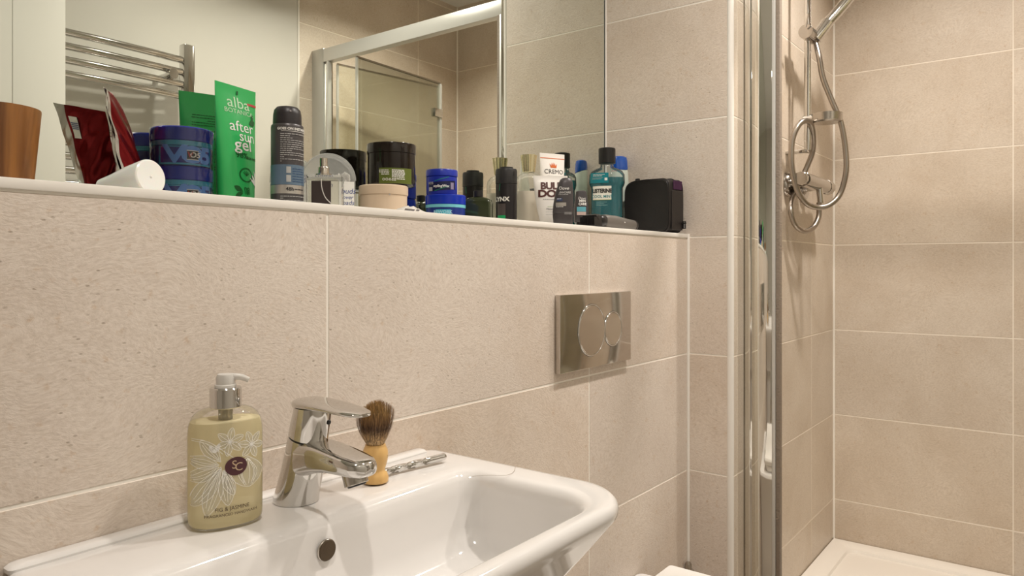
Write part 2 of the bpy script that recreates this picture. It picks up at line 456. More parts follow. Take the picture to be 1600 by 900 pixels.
# ceiling lights
emit = pbr('lamp_diffuser', (1, 1, 1), emis=(*LIGHT_COL, 6))
lamp_lb = ['round white recessed downlight in the ceiling above the shower tray',
           'round white recessed downlight in the ceiling over the toilet and flush plate',
           'round white recessed downlight in the ceiling over the washbasin']
for i, (x, y) in enumerate(LIGHTS):
    t = thing('ceiling_light', lamp_lb[i], 'light', (x, y, CEIL), 0, 'recessed ceiling downlights')
    lathe('bezel', [(.038, -.0002), (.050, -.0002), (.050, -.004), (.043, -.006), (.038, -.005)], M['white_p'], t, cap=False)
    lathe('diffuser', [(.0385, -.002), (.0385, -.0035)], emit, t)
    ld = bpy.data.lights.new('lamp', 'AREA'); ld.shape = 'DISK'; ld.size = .075; ld.energy = LIGHT_W[i]; ld.color = LIGHT_COL; ld.spread = R(135)
    lo = bpy.data.objects.new('lamp', ld); link(lo, t); lo.location = (0, 0, -.0075)

# ================================================================ SHOWER
tr = thing('shower_tray', 'white rectangular shower tray with a shallow stepped rim', 'shower tray', (0, 0, 0))
tx0, tx1, ty0, ty1 = 1.862, XD-.001, YE+.001, YN-.001
rs = [rrect(tx0, tx1, ty0, ty1, 0.001, .004, 4), rrect(tx0, tx1, ty0, ty1, .158, .004, 4), rrect(tx0+.003, tx1-.002, ty0+.002, ty1-.002, .165, .004, 4),
      rrect(tx0+.055, tx1-.045, ty0+.045, ty1-.045, .165, .012, 4), rrect(tx0+.058, tx1-.048, ty0+.048, ty1-.048, .163, .012, 4),
      rrect(tx0+.075, tx1-.062, ty0+.062, ty1-.062, .160, .03, 4), rrect(tx0+.079, tx1-.066, ty0+.066, ty1-.066, .152, .03, 4),
      rrect(tx0+.3, tx1-.3, ty0+.3, ty1-.3, .147, .05, 4)]
rings('tray_body', rs, M['tray'], tr)
lathe('waste_cover', [(.055, .1485), (.055, .1515), (.05, .153), (.001, .154)], M['chrome'], tr, c=(2.33, .12, 0))

enc = thing('shower_enclosure', 'bi-fold glass shower enclosure with bright metal header rail, folded open', 'shower enclosure', (1.870, 0, .165))
EX = 1.870
def ebox(name, x0, x1, y0, y1, z0, z1, mat, bev=.0015, parent=enc, seg=2):
    return box(name, x0-EX, x1-EX, y0, y1, z0-.165, z1-.165, mat, parent, bev, seg)
HT = 1.999
ebox('header_rail', 1.8725, 1.906, YE+.073, YN-.073, 1.946, HT, M['alu_white'])
ebox('threshold_rail', 1.8725, 1.906, YE+.073, YN-.073, .1652, .188, M['chrome_mir'])
# right jamb: wide polished profile with a stepped face, ending in a dark brush seal
ebox('wall_profile', 1.8640, 1.908, .6480, YN-.0005, .1652, HT, M['chrome_mir'], .0008)
ebox('adjuster_profile', 1.8625, 1.906, .5970, .6478, .1652, HT-.002, M['chrome_mir'], .0008)
ebox('bright_strip', 1.8615, 1.890, .5885, .5968, .1652, 1.945, M['alu_white'], .001)
ebox('brush_seal', 1.8640, 1.882, .5780, .5883, .1652, 1.945, M['dark_seal'], .001)
# left jamb against the near wall
ebox('wall_profile', 1.8730, 1.912, YE+.0005, YE+.072, .1652, HT+.004, pbr('satin_grey_aluminium', (.50, .49, .455), .38, metal=.4))
ebox('adjuster_profile', 1.880, 1.905, YE+.0725, YE+.092, .1652, 1.945, M['chrome_mir'], .001)
ebox('bright_strip', 1.872, 1.890, YE+.0925, YE+.104, .1652, 1.945, M['alu_white'], .001)
def leaf(name, p0, p1, z0, z1):
    v = Vector((p1[0]-p0[0], p1[1]-p0[1], 0)); L_ = v.length
    bm = bmesh.new(); box_bm(bm, 0, L_, -.002, .002, z0-.165, z1-.165)
    o = from_bm(name, bm, M['glass'], enc, False); o.location = (p0[0]-EX, p0[1], 0); o.rotation_euler = (0, 0, math.atan2(v.y, v.x))
    bm = bmesh.new(); box_bm(bm, 0, L_, -.004, .004, z1-.165, z1-.165+.006); from_bm('top_strip', bm, M['chrome_dull'], o, False)
    bm = bmesh.new(); box_bm(bm, -.001, .006, -.0045, .0045, z0-.165, z1-.165); from_bm('edge_seal', bm, M['seal'], o, False)
    bm = bmesh.new(); box_bm(bm, L_-.006, L_+.006, -.0055, .0055, z0-.165, z1-.165); from_bm('edge_seal', bm, M['seal'], o, False)
    return o, L_
lf, L1 = leaf('door_leaf', (1.882, -.245), (2.400, -.178), .20, 1.925)
lf2, L2 = leaf('door_leaf', (1.872, -.118), (2.372, -.146), .20, 1.930)
for z in (1.80, .36):
    h = box('hinge', L2-.045, L2+.008, -.014, .010, z-.165-.018, z-.165+.018, M['chrome'], lf2, .002, 2)

# shower rail, handset, hose, valve, soap dish
rail = thing('shower_rail', 'tall chrome shower riser rail fixed to the tiled shower wall', 'shower rail', (2.226, YN, 1.465))
def rl(p): return (p[0]-2.226, p[1]-YN, p[2]-1.465)
tube('pole', [rl((2.226, .610, 1.468)), rl((2.226, .610, 2.16))], .0095, M['chrome'], rail, 20)
lathe('pole_end', [(.0095, 0), (.011, .035), (.0095, .07)], M['chrome'], rail, 24, rl((2.226, .610, 1.47)))
box('wall_bracket', -.016, .016, -.062, -.0005, -.004, .004, M['chrome'], rail, .0015, 2)
box('wall_bracket', -.016, .016, -.062, -.0005, .676, .692, M['chrome'], rail, .0015, 2)
sl = cyl('slider', rl((2.190, .606, 1.806)), rl((2.262, .606, 1.806)), .0205, M['fit'], rail)
cyl('slider_lever', rl((2.178, .603, 1.815)), rl((2.150, .588, 1.842)), .003, M['chrome'], sl)
cyl('handset_cone', rl((2.250, .596, 1.795)), rl((2.272, .5661, 1.846)), .0175, M['chrome'], rail, r2=.0185)
ds = thing('soap_dish', 'round chrome soap dish clipped to the lower end of the shower rail', 'soap dish', (2.238, .560, 1.556))
lathe('dish', [(.001, -.012), (.036, -.012), (.0415, -.008), (.043, .014), (.0405, .014), (.038, -.006), (.001, -.008)], M['chrome_dull'], ds)
cyl('clip', (-.012, .034, .002), (-.012, .062, .002), .012, M['chrome'], ds)
hs_ = thing('hand_shower', 'chrome hand shower held tilted in the rail slider', 'hand shower', (2.272, .5661, 1.846))
def hl(p): return (p[0]-2.272, p[1]-.5661, p[2]-1.846)
tube('handle', [hl(p) for p in [(2.270, .569, 1.841), (2.285, .537, 1.880), (2.300, .5081, 1.922), (2.315, .475, 1.970), (2.325, .44, 2.01)]], lambda t: .0158+.003*t, M['chrome'], hs_, 20, sub=4)
cyl('spray_head', hl((2.322, .452, 2.03)), hl((2.345, .405, 2.005)), .04, M['chrome'], hs_, r2=.045)
hose_pts = [(2.252, .596, 1.790), (2.235, .5803, 1.7358), (2.24, .5709, 1.6758), (2.25, .5488, 1.6077), (2.26, .5268, 1.5435), (2.27, .517, 1.4699), (2.27, .5153, 1.403), (2.27, .5309, 1.341), (2.25, .5558, 1.3075), (2.23, .5843, 1.3002), (2.2, .6082, 1.3124), (2.17, .6247, 1.3517), (2.15, .6332, 1.4183), (2.15, .6314, 1.4876), (2.16, .6183, 1.5297), (2.18, .6062, 1.546), (2.21, .5967, 1.5422), (2.24, .5976, 1.5113), (2.27, .6074, 1.471), (2.27, .6221, 1.4305), (2.26, .6377, 1.3887), (2.24, .6486, 1.3534), (2.2, .6479, 1.3182), (2.18, .6438, 1.285), (2.2, .637, 1.2486), (2.24, .6229, 1.2329), (2.28, .6083, 1.2454), (2.3, .599, 1.2747), (2.304, .5982, 1.3056), (2.304, .5982, 1.320)]
ho = tube('shower_hose', hose_pts, .0080, M['hose'], None, 12, sub=7)
tag(ho, 'coiled steel shower hose looping from hand shower to valve', 'hose')
vl = thing('shower_valve', 'chrome thermostatic bar valve below the shower rail', 'shower valve', (2.30, YN, 1.375))
def vv(p): return (p[0]-2.28, p[1]-YN, p[2]-1.375)
cyl('valve_body', vv((2.165, .612, 1.38)), vv((2.395, .612, 1.378)), .0215, M['fit'], vl)
cyl('knob', vv((2.140, .612, 1.3805)), vv((2.163, .612, 1.3805)), .0195, M['fit'], vl, n=10)
cyl('knob', vv((2.397, .612, 1.378)), vv((2.44, .612, 1.378)), .0235, M['chrome_dull'], vl, n=10)
for x in (2.204, 2.354):
    cyl('wall_flange', vv((x, YN-.0005, 1.372)), vv((x, YN-.014, 1.372)), .036, M['fit'], vl, r2=.033)
    cyl('union', vv((x, YN-.013, 1.375)), vv((x, .615, 1.378)), .014, M['chrome'], vl)
cyl('hose_outlet', vv((2.304, .5985, 1.318)), vv((2.304, .603, 1.365)), .0095, M['chrome'], vl)

# ================================================================ RADIATOR (seen in the mirror)
rad = thing('towel_radiator', 'chrome ladder towel radiator on the white wall, reflected in the mirror', 'radiator', (1.0, YE, .75))
def rr(x, y, z): return (x-1.0, y-YE, z-.75)
for x in (.70, 1.30):
    o = box('upright', x-.02-1.0, x+.02-1.0, .062, .098, 0, 1.125, M['chrome'], rad, .006, 2)
zb = [1.82, 1.779, 1.738, 1.697, 1.537, 1.496, 1.455, 1.414, 1.373, 1.21, 1.17, 1.13, 1.09, .93, .89, .85, .81]
bar_me = None
for z in zb:
    if bar_me is None:
        o = rings('bar', tube_rings([(-.285, 0, 0), (-.15, .012, 0), (0, .016, 0), (.15, .012, 0), (.285, 0, 0)], .0115, 16), M['chrome'], rad, ang=60); bar_me = o.data
    else: o = obj('bar', bar_me, rad)
    o.location = (0, .082, z-.75)
for x in (.77, 1.235):
    for z in (1.76, .86):
        b_ = cyl('wall_bracket', rr(x, YE+.0005, z), rr(x, YE+.11, z), .009, M['chrome'], rad)
        cyl('bracket_cap', rr(x, YE+.095, z), rr(x, YE+.118, z), .016, M['chrome'], b_)

# ================================================================ FLUSH PLATE + TOILET
fp = thing('flush_plate', 'rectangular polished steel flush plate with two round buttons on the tiled wall', 'flush plate', (1.308, YA, .9985))
W2, H2 = .1415, .0755
box('plate', -W2, W2, -.0125, -.0005, -H2, H2, M['steel'], fp, .0012, 2)
def btn(cx_, cz_, r):
    o = cyl('button', (cx_, -.0100, cz_), (cx_, -.0142, cz_), r, M['steel'], fp, n=56, bev=.0012)
    cyl('button_gap', (cx_, -.0120, cz_), (cx_, -.01275, cz_), r+.0034, M['black'], fp, n=56, bev=.0002)
    n = 56; rs = []
    for k in range(n):
        a = 2*pi*k/n; e = Vector((cos(a), 0, sin(a)))
        c = Vector((cx_, -.0128, cz_))+e*(r+.0014)
        rs.append([tuple(c+e*.0015*cos(q)+Vector((0, -.0019, 0))*sin(q)) for q in (0, pi/4, pi/2, 3*pi/4, pi, 5*pi/4, 3*pi/2, 7*pi/4)])
    rings('button_ring', rs, M['chrome'], o, closed=True, ang=80)
btn(-.026, .001, .0505); btn(.0605, -.002, .0345)

wc_ = thing('toilet', 'white back-to-wall toilet with its lid closed, beside the washbasin', 'toilet', (1.31, .5, 0))
def tl(rs, dx=-1.31, dy=-.5): return [[(x+dx, y+dy, z) for x, y, z in r] for r in rs]
rings('pan', tl([rrect(1.16, 1.46, .28, YA-.001, .001, (.02, .02, .13, .13)), rrect(1.15, 1.47, .26, YA-.001, .2, (.02, .02, .14, .14)), rrect(1.125, 1.50, .20, YA-.001, .36, (.02, .02, .16, .16)),
                rrect(1.105, 1.516, .175, YA-.001, .420, (.02, .02, .18, .18)), rrect(1.11, 1.511, .18, YA-.002, .428, (.018, .018, .175, .175))]), M['ceramic'], wc_)
rings('seat', tl([rrect(1.13, 1.486, .18, .69, .430, (.05, .05, .17, .17)), rrect(1.128, 1.488, .178, .692, .436, (.05, .05, .17, .17)), rrect(1.13, 1.486, .18, .69, .450, (.05, .05, .17, .17))]), M['white_p'], wc_)
rings('lid', tl([rrect(1.128, 1.488, .176, .70, .453, (.007, .007, .17, .17)), rrect(1.125, 1.491, .173, .702, .458, (.008, .008, .17, .17)), rrect(1.125, 1.491, .173, .702, .468, (.008, .008, .17, .17)), rrect(1.13, 1.486, .178, .697, .475, (.007, .007, .165, .165)), rrect(1.2, 1.42, .25, .63, .477, (.02, .02, .1, .1))]), M['white_p'], wc_)
for x in (1.22, 1.40): cyl('hinge', (x-1.31-.02, .215, .452), (x-1.31+.02, .215, .452), .009, M['chrome'], wc_)
vp = thing('stop_valve', 'small chrome valve spindle at the wall corner beside the toilet', 'valve', (XB, .775, .345))
cyl('stem', (-.0005, 0, 0), (-.022, 0, 0), .007, M['chrome'], vp)
lathe('spindle', [(.006, -.012), (.0085, -.008), (.0085, .024), (.006, .029), (.001, .030)], M['chrome_dull'], vp, 20, (-.022, 0, 0))

# ================================================================ BASIN
bs = thing('washbasin', 'white rectangular ceramic washbasin with rounded corners under the ledge', 'washbasin', (.5425, YA, .85))
def bl(rs): return [[(x-.5425, y-YA, z-.85) for x, y, z in r] for r in rs]
bx0, bx1, by0, by1 = .248, .824, .420, YA-.0008
NB = 12
def R4(a, b, c, d): return (a, b, c, d)
ix0, ix1, iy0, iy1 = .315, .770, .448, .664
def deckz(x, y): return .8445
outer = [rrect(.40, .685, .53, by1, .60, R4(.02, .02, .09, .09), NB),
         rrect(.385, .70, .52, by1, .665, R4(.02, .02, .09, .09), NB),
         rrect(.335, .750, .485, by1, .735, R4(.02, .02, .10, .10), NB),
         rrect(.286, .799, .445, by1, .795, R4(.02, .02, .095, .095), NB),
         rrect(.265, .820, .428, by1, .822, R4(.02, .02, .092, .092), NB),
         rrect(bx0+.001, bx1-.001, by0+.001, by1, .832, R4(.02, .02, .090, .090), NB),
         rrect(bx0, bx1, by0, by1, .839, R4(.02, .02, .09, .09), NB),
         rrect(bx0+.002, bx1-.002, by0+.002, by1, .8455, R4(.02, .02, .088, .088), NB),
         rrect(bx0+.007, bx1-.007, by0+.006, by1-.003, .8495, R4(.018, .018, .084, .084), NB),
         rrect(bx0+.013, bx1-.013, by0+.010, by1-.006, .850, R4(.018, .018, .080, .080), NB),
         rrect(ix0-.014, ix1+.014, iy0-.008, iy1+.020, .8495, R4(.024, .024, .072, .072), NB),
         rrect(ix0-.007, ix1+.006, iy0-.004, iy1+.009, .8480, R4(.024, .024, .068, .068), NB),
         rrect(ix0, ix1, iy0, iy1+.001, .8445, R4(.024, .024, .064, .064), NB),
         rrect(ix0+.006, ix1-.004, iy0+.003, iy1-.004, .837, R4(.024, .024, .062, .062), NB),
         rrect(ix0+.016, ix1-.007, iy0+.006, iy1-.008, .820, R4(.024, .024, .060, .060), NB),
         rrect(ix0+.04, ix1-.011, iy0+.012, iy1-.014, .780, R4(.024, .024, .058, .058), NB),
         rrect(ix0+.060, ix1-.017, iy0+.022, iy1-.022, .758, R4(.042, .042, .056, .056), NB),
         rrect(ix0+.075, ix1-.030, iy0+.036, iy1-.034, .7475, R4(.045, .045, .050, .050), NB),
         rrect(ix0+.100, ix1-.055, iy0+.055, iy1-.055, .743, R4(.035, .035, .035, .035), NB),
         rrect(ix0+.17, ix1-.17, iy0+.085, iy1-.085, .739, R4(.015, .015, .015, .015), NB)]
rings('basin_body', bl(outer), M['ceramic'], bs, ang=75)
rings('back_upstand', bl([rrect(bx0+.004, bx1-.026, YA-.020, YA-.0006, .8485, .006, 5), rrect(bx0+.004, bx1-.026, YA-.020, YA-.0006, .8520, .006, 5),
      rrect(bx0+.008, bx1-.028, YA-.0175, YA-.001, .8545, .006, 5), rrect(bx0+.018, bx1-.032, YA-.013, YA-.003, .8553, .004, 5)]), M['ceramic'], bs)
ov = cyl('overflow_ring', (.5185-.5425, iy1-.0095-YA, .8165-.85), (.5185-.5425, iy1-.0068-YA-.006, .8165-.85), .0122, M['chrome_dull'], bs, n=28)
cyl('overflow_hole', (.5185-.5425, iy1-.0095-YA, .8165-.85), (.5185-.5425, iy1-.0075-YA-.0065, .8165-.85), .0115, noise_bump(pbr('hole_shade', (.07, .045, .022), .5, metal=.2), 200, .5), ov, n=28)  # solid plug; the shade inside the hole is put into its dark colour
lathe('waste', [(.022, .739-.85), (.022, .7425-.85), (.018, .744-.85), (.001, .745-.85)], M['chrome'], bs, c=(0, .556-YA, 0))
rings('pedestal', bl([rrect(.45, .64, .60, by1, .001, .05, 6), rrect(.46, .63, .61, by1, .3, .05, 6), rrect(.45, .64, .58, by1, .599, .06, 6)]), M['ceramic'], bs)

# ---- tap
tp = thing('basin_tap', 'chrome single-lever mixer tap leaning over the washbasin', 'tap', (.540, .736, .850))
def ell(cy, cz, rx, ry, n=40, tilt=0.0, cx_=0):
    return [(cx_+rx*cos(2*pi*k/n), cy+ry*sin(2*pi*k/n), cz+tilt*ry*sin(2*pi*k/n)) for k in range(n)]
rings('tap_body', [ell(0, .0002, .0268, .0272), ell(0, .004, .0268, .0272), ell(-.004, .016, .0256, .0265), ell(-.011, .036, .0243, .0258, tilt=.06), ell(-.017, .056, .0232, .0248, tilt=.14),
       ell(-.022, .076, .0222, .0232, tilt=.22), ell(-.0222, .0775, .0212, .0222, tilt=.22)], M['chrome'], tp)
rings('joint_ring', [ell(-.0222, .0770, .0214, .0224, tilt=.22), ell(-.0229, .0795, .0214, .0224, tilt=.22)], M['black'], tp)
rings('tap_cap', [ell(-.0230, .0790, .0214, .0224, tilt=.22), ell(-.0232, .0800, .0226, .0236, tilt=.22), ell(-.0265, .094, .0222, .0232, tilt=.18), ell(-.030, .108, .0216, .0226, tilt=.10), ell(-.031, .1155, .0210, .0220, tilt=.04)], M['chrome'], tp)
def ysec(y, zc, hw, hh, n=28, p=3.2, cx_=0, slope=0):
    out = []
    for k in range(n):
        t = 2*pi*k/n; ct, st = cos(t), sin(t)
        out.append((cx_+hw*math.copysign(abs(ct)**(2/p), ct), y - slope*hh*math.copysign(abs(st)**(2/p), st), zc+hh*math.copysign(abs(st)**(2/p), st)))
    return out
rings('spout', [ysec(-.006, .0530, .0205, .0215, p=3.0), ysec(-.024, .0560, .0226, .0225, p=3.4), ysec(-.050, .0600, .0230, .0172, p=3.8), ysec(-.075, .0612, .0230, .0132, p=4), ysec(-.100, .0600, .0222, .0108, p=4), ysec(-.117, .0585, .0195, .0098, p=3.6), ysec(-.125, .0578, .0145, .0086, p=3.2), ysec(-.129, .0574, .007, .006)], M['chrome'], tp, ang=60)
sp_l = [ysec(-.0090, .1180, .0110, .0040, p=2.4), ysec(-.0125, .1185, .0165, .0058, p=2.4), ysec(-.020, .1190, .0208, .0066, p=2.6), ysec(-.032, .1195, .0226, .0064, p=2.6), ysec(-.050, .1200, .0228, .0052, p=2.6), ysec(-.075, .1195, .0218, .0042, p=2.6), ysec(-.100, .1180, .0196, .0036, p=2.6), ysec(-.114, .1168, .0156, .0030, p=2.6), ysec(-.121, .1160, .009, .002, p=2.6)]
rings('lever', sp_l, M['chrome'], tp, ang=60)
ae = cyl('aerator', (0, -.102, .054), (0, -.1085, .038), .0135, M['chrome_dull'], tp)
cyl('aerator_core', (0, -.108, .0395), (0, -.1092, .0365), .0105, M['black'], ae)
cyl('set_screw', (.008, -.0440, .0985), (.0085, -.0515, .0980), .0028, M['black'], tp)

# ---- soap bottle
SX, SY, SZ = .446, .733, .8505
sb = thing('handwash_bottle', 'clear pump bottle of pale yellow handwash with white flower print', 'bottle', (SX, SY, SZ), R(-16))
def liquid(name, col, rough=.05, dens=1.0):
    m = bpy.data.materials.new(name); m.use_nodes = True; N, L = nodes(m); b = N['Principled BSDF']
    b.inputs['Base Color'].default_value = (*col, 1); b.inputs['Roughness'].default_value = rough
    b.inputs['Transmission Weight'].default_value = dens; b.inputs['IOR'].default_value = 1.34
    return m
def liq_thin(name, tint, body, k, refl=.9):
    """coloured liquid in a thin bottle: tinted see-through plus a scattering share"""
    m = bpy.data.materials.new(name); m.use_nodes = True; N, L = nodes(m); N.remove(N['Principled BSDF']); out = N['Material Output']
    tr = N.new('ShaderNodeBsdfTransparent'); tr.inputs[0].default_value = (*tint, 1)
    tl_ = N.new('ShaderNodeBsdfTranslucent'); df = N.new('ShaderNodeBsdfDiffuse'); gl = N.new('ShaderNodeBsdfGlossy'); gl.inputs['Roughness'].default_value = .04
    tl_.inputs[0].default_value = (*body, 1); df.inputs[0].default_value = (*body, 1)
    a = N.new('ShaderNodeMixShader'); a.inputs[0].default_value = .82; L.new(tl_.outputs[0], a.inputs[1]); L.new(df.outputs[0], a.inputs[2])
    b = N.new('ShaderNodeMixShader'); b.inputs[0].default_value = k; L.new(tr.outputs[0], b.inputs[1]); L.new(a.outputs[0], b.inputs[2])
    fr = N.new('ShaderNodeFresnel'); fr.inputs[0].default_value = 1.45; mu = N.new('ShaderNodeMath'); mu.operation = 'MULTIPLY'; mu.inputs[1].default_value = refl; L.new(fr.outputs[0], mu.inputs[0])
    c = N.new('ShaderNodeMixShader'); L.new(mu.outputs[0], c.inputs[0]); L.new(b.outputs[0], c.inputs[1]); L.new(gl.outputs[0], c.inputs[2]); L.new(c.outputs[0], out.inputs[0])
    return m
Mliq = liq_thin('yellow_handwash', (.985, .965, .87), (.98, .885, .60), .70, .3)
Mshell = thin_clear('clear_bottle_plastic', (.985, .985, .97), .5, .03, .0)
a_, b_ = .0388, .0265
def sring(z, f=1.0, g=None): return disc_ring(0, 0, z, a_*f, b_*(g or f), 56, 2.35)
rings('liquid', [sring(.0025, .90), sring(.005, .965), sring(.012, .985), sring(.060, .985), sring(.098, .985), sring(.107, .965), sring(.1125, .925)], Mliq, sb, ang=50)
shell_r = [sring(0, .86), sring(.002, .95), sring(.007, .995), sring(.02, 1), sring(.098, 1), sring(.107, .98), sring(.1135, .93), sring(.1185, .86, .87), sring(.1222, .76, .79), sring(.1245, .63, .70), sring(.1258, .50, .62), sring(.1266, .40, .56)]
rings('bottle_shell', shell_r, Mshell, sb, ang=50)
lathe('collar', [(.0155, .1255), (.0166, .1265), (.0166, .1462), (.0156, .1474), (.001, .1474)], M['chrome'], sb)
Mpump = pbr('milky_pump_plastic', (.82, .79, .74), .3, trans=.35)
lathe('pump_stem', [(.0112, .1475), (.0112, .1500), (.0098, .1510), (.0100, .1580), (.0085, .1615), (.001, .1625)], Mpump, sb)
pn = rings('pump_nozzle', tube_rings(catmull([(-.006, .002, .1578), (.0, 0, .1585), (.013, -.006, .1582), (.022, -.010, .1545)], 4), lambda t: .0048-.0018*t, 14), Mpump, sb, ang=60)
tube('dip_tube', [(0, .002, .128), (0, .003, .06), (.006, .008, .012)], .0028, thin_clear('dip_tube_plastic', (.85, .85, .82), .7, .1, .25), sb, 10, sub=4)
lathe('pump_cylinder', [(.0070, .098), (.0075, .102), (.0075, .128)], thin_clear('pump_housing', (.70, .66, .55), .8, .1, .3), sb)
def sfront(x, z):
    x = max(-a_*.985, min(a_*.985, x)); q = max(0, 1-(abs(x)/a_)**2.35)
    return (x, -(b_*q**(1/2.35)+.0006), z)
Mfl = pbr('white_line_print', (.88, .87, .84), .5)
Mfl2 = thin_clear('white_wash_print', (.98, .98, .97), .1, .5, .30)
def petal(cx_, cz_, ang, L_, wd):
    e = (cos(R(ang)), sin(R(ang))); n_ = (-e[1], e[0])
    def P(t, s): return (cx_+e[0]*L_*t+n_[0]*wd*s, cz_+e[1]*L_*t+n_[1]*wd*s)
    outline = [P(0, 0), P(.25, .32), P(.55, .5), P(.82, .34), P(1, 0), P(.82, -.34), P(.55, -.5), P(.25, -.32), P(0, 0)]
    veins = [[P(.05, 0), P(.5, .04), P(.9, 0)], [P(.1, .05), P(.5, .22), P(.85, .14)], [P(.1, -.05), P(.5, -.22), P(.85, -.14)]]
    return outline, veins
lines = []; fills = []
for fx, fz, rr_, n_, a0 in ((-.003, .093, .0150, 6, 20), (.0205, .087, .0150, 6, 50)):
    for k in range(n_):
        o_, v_ = petal(fx, fz, a0+k*360/n_, rr_, rr_*.48); lines += [o_]+v_[:1]; fills.append(o_[:-1])
lines.append([(-.0375, .0985), (-.028, .097), (-.018, .0915), (-.008, .083), (.003, .074)]); lines.append([(-.0375, .0965), (-.028, .0945), (-.018, .089), (-.010, .081)])
for cx_, cz_, an, L_, wd in ((-.012, .073, 128, .030, .013), (-.014, .070, 165, .028, .014), (-.014, .068, 205, .030, .015), (-.012, .066, 236, .046, .018), (-.008, .064, 275, .038, .016), (-.012, .068, 255, .052, .018), (-.010, .064, 292, .030, .012), (-.018, .083, 60, .010, .004), (-.018, .083, 120, .009, .004)):
    o_, v_ = petal(cx_, cz_, an, L_, wd); lines += [o_]+v_; fills.append(o_[:-1])
o_, v_ = petal(.016, .075, 272, .033, .036); lines += [o_]+v_; fills.append(o_[:-1])
for s_ in (-.35, -.22, .22, .35): lines.append([(.016, .073), (.0165+s_*.030, .058), (.017+s_*.012, .044)])
strokes('flower_print', lines, .00045, sfront, Mfl, sb)
def sfr2(x, z):
    p = sfront(x, z); return (p[0], p[1]+.0002, p[2])
poly('petal_tint', [[(max(-.0378, min(.0378, p[0])), p[1]) for p in f] for f in fills], sfr2, Mfl2, sb)
el = [(.0035+.0117*cos(2*pi*k/40), .0665+.0098*sin(2*pi*k/40)) for k in range(40)]
def sfr3(x, z):
    p = sfront(x, z); return (p[0], p[1]-.0003, p[2])
def sfr4(x, z):
    p = sfront(x, z); return (p[0], p[1]-.0006, p[2])
emb = poly('emblem', [el], sfr3, pbr('dark_plum_print', (.075, .022, .028), .4), sb)
text('lettering', 'S', .0125, sfr4, pbr('pale_gold_print', (.55, .40, .26), .4), emb, x=.0015, z=.0680)
text('lettering', 'C', .0125, sfr4, bpy.data.materials['pale_gold_print'], emb, x=.0062, z=.0652)
Mbr = pbr('brown_print', (.05, .02, .015), .5)
text('lettering', 'FIG & JASMINE', .0058, sfr3, Mbr, sb, x=-.0002, z=.0225, sx=.98)
text('lettering', 'FRAGRANCED HANDWASH', .0041, sfr3, Mbr, sb, x=-.0004, z=.0165, sx=1.06)

# ---- shaving brush
br = thing('shaving_brush', 'shaving brush with turned pale wooden handle standing on washbasin', 'shaving brush', (.6455, .714, .8505))
Mhw = wood_mat('boxwood', (.64, .38, .13, 1), (.74, .47, .18, 1))
lathe('handle', [(.013, 0), (.0165, .0015), (.0170, .007), (.0150, .0125), (.0128, .0155), (.0125, .018), (.0150, .026), (.0165, .034), (.0160, .041), (.0140, .046), (.0132, .0475), (.0132, .049), (.0125, .0495), (.001, .0495)], Mhw, br)
text('lettering', 'FINE', .0042, cylmap(.0160), M['print_k'], br, x=.010, z=.034)
Mhair = bpy.data.materials.new('badger_hair'); Mhair.use_nodes = True
N, L = nodes(Mhair); b0 = N['Principled BSDF']; b0.inputs['Roughness'].default_value = .55
tc = N.new('ShaderNodeTexCoord'); sep = N.new('ShaderNodeSeparateXYZ'); L.new(tc.outputs['Object'], sep.inputs[0])
mr = N.new('ShaderNodeMapRange'); mr.inputs[1].default_value = .048; mr.inputs[2].default_value = .104; L.new(sep.outputs[2], mr.inputs[0])
cr = N.new('ShaderNodeValToRGB'); e = cr.color_ramp.elements; e[0].position = 0; e[0].color = (.62, .46, .27, 1); e[1].position = 1; e[1].color = (.46, .29, .12, 1)
for p_, c_ in ((.22, (.46, .30, .15, 1)), (.42, (.12, .062, .028, 1)), (.66, (.26, .145, .06, 1)), (.84, (.38, .235, .09, 1))):
    q = e.new(p_); q.color = c_
L.new(mr.outputs[0], cr.inputs[0])
mp_ = N.new('ShaderNodeMapping'); mp_.inputs['Scale'].default_value = (900, 900, 25); ns_ = N.new('ShaderNodeTexNoise'); ns_.inputs['Scale'].default_value = 1.0; L.new(tc.outputs['Object'], mp_.inputs[0]); L.new(mp_.outputs[0], ns_.inputs[0])
rm_ = N.new('ShaderNodeValToRGB'); rm_.color_ramp.elements[0].position = .35; rm_.color_ramp.elements[0].color = (.35, .32, .28, 1); rm_.color_ramp.elements[1].position = .65; rm_.color_ramp.elements[1].color = (1.5, 1.45, 1.35, 1)
L.new(ns_.outputs[0], rm_.inputs[0]); mx_ = N.new('ShaderNodeMix'); mx_.data_type = 'RGBA'; mx_.blend_type = 'MULTIPLY'; mx_.inputs[0].default_value = 1
L.new(cr.outputs[0], mx_.inputs[6]); L.new(rm_.outputs[0], mx_.inputs[7]); L.new(mx_.outputs[2], b0.inputs['Base Color'])
def hair_env(t): return .0098+.0110*sin(min(1, t*1.15)*pi/2)
bm = bmesh.new(); rnd = random.Random(3)
for i in range(1500):
    a = rnd.uniform(0, 2*pi); q = sqrt(rnd.random()); r0 = .0108*q; r1 = .0262*q
    hh = .0560-.016*q**2+rnd.uniform(-.002, .0015); hh += .0055*cos(a)*q
    prev = None; wv = rnd.uniform(-1, 1)*.0012; ww = .00042
    tx, ty = -sin(a), cos(a)
    for s in range(5):
        t = s/4; r = r0+(r1-r0)*sin(t*pi/2*.98)-.0018*q*max(0, t-.7); x = r*cos(a)+wv*t*tx; y = r*sin(a)+wv*t*ty; z = .0485+hh*t
        w_ = ww*(1-.65*t)
        A = bm.verts.new((x+tx*w_, y+ty*w_, z)); B = bm.verts.new((x-tx*w_, y-ty*w_, z))
        if prev: bm.faces.new((prev[0], prev[1], B, A))
        prev = (A, B)
hr = from_bm('bristles', bm, Mhair, br, False); hr['kind'] = 'stuff'
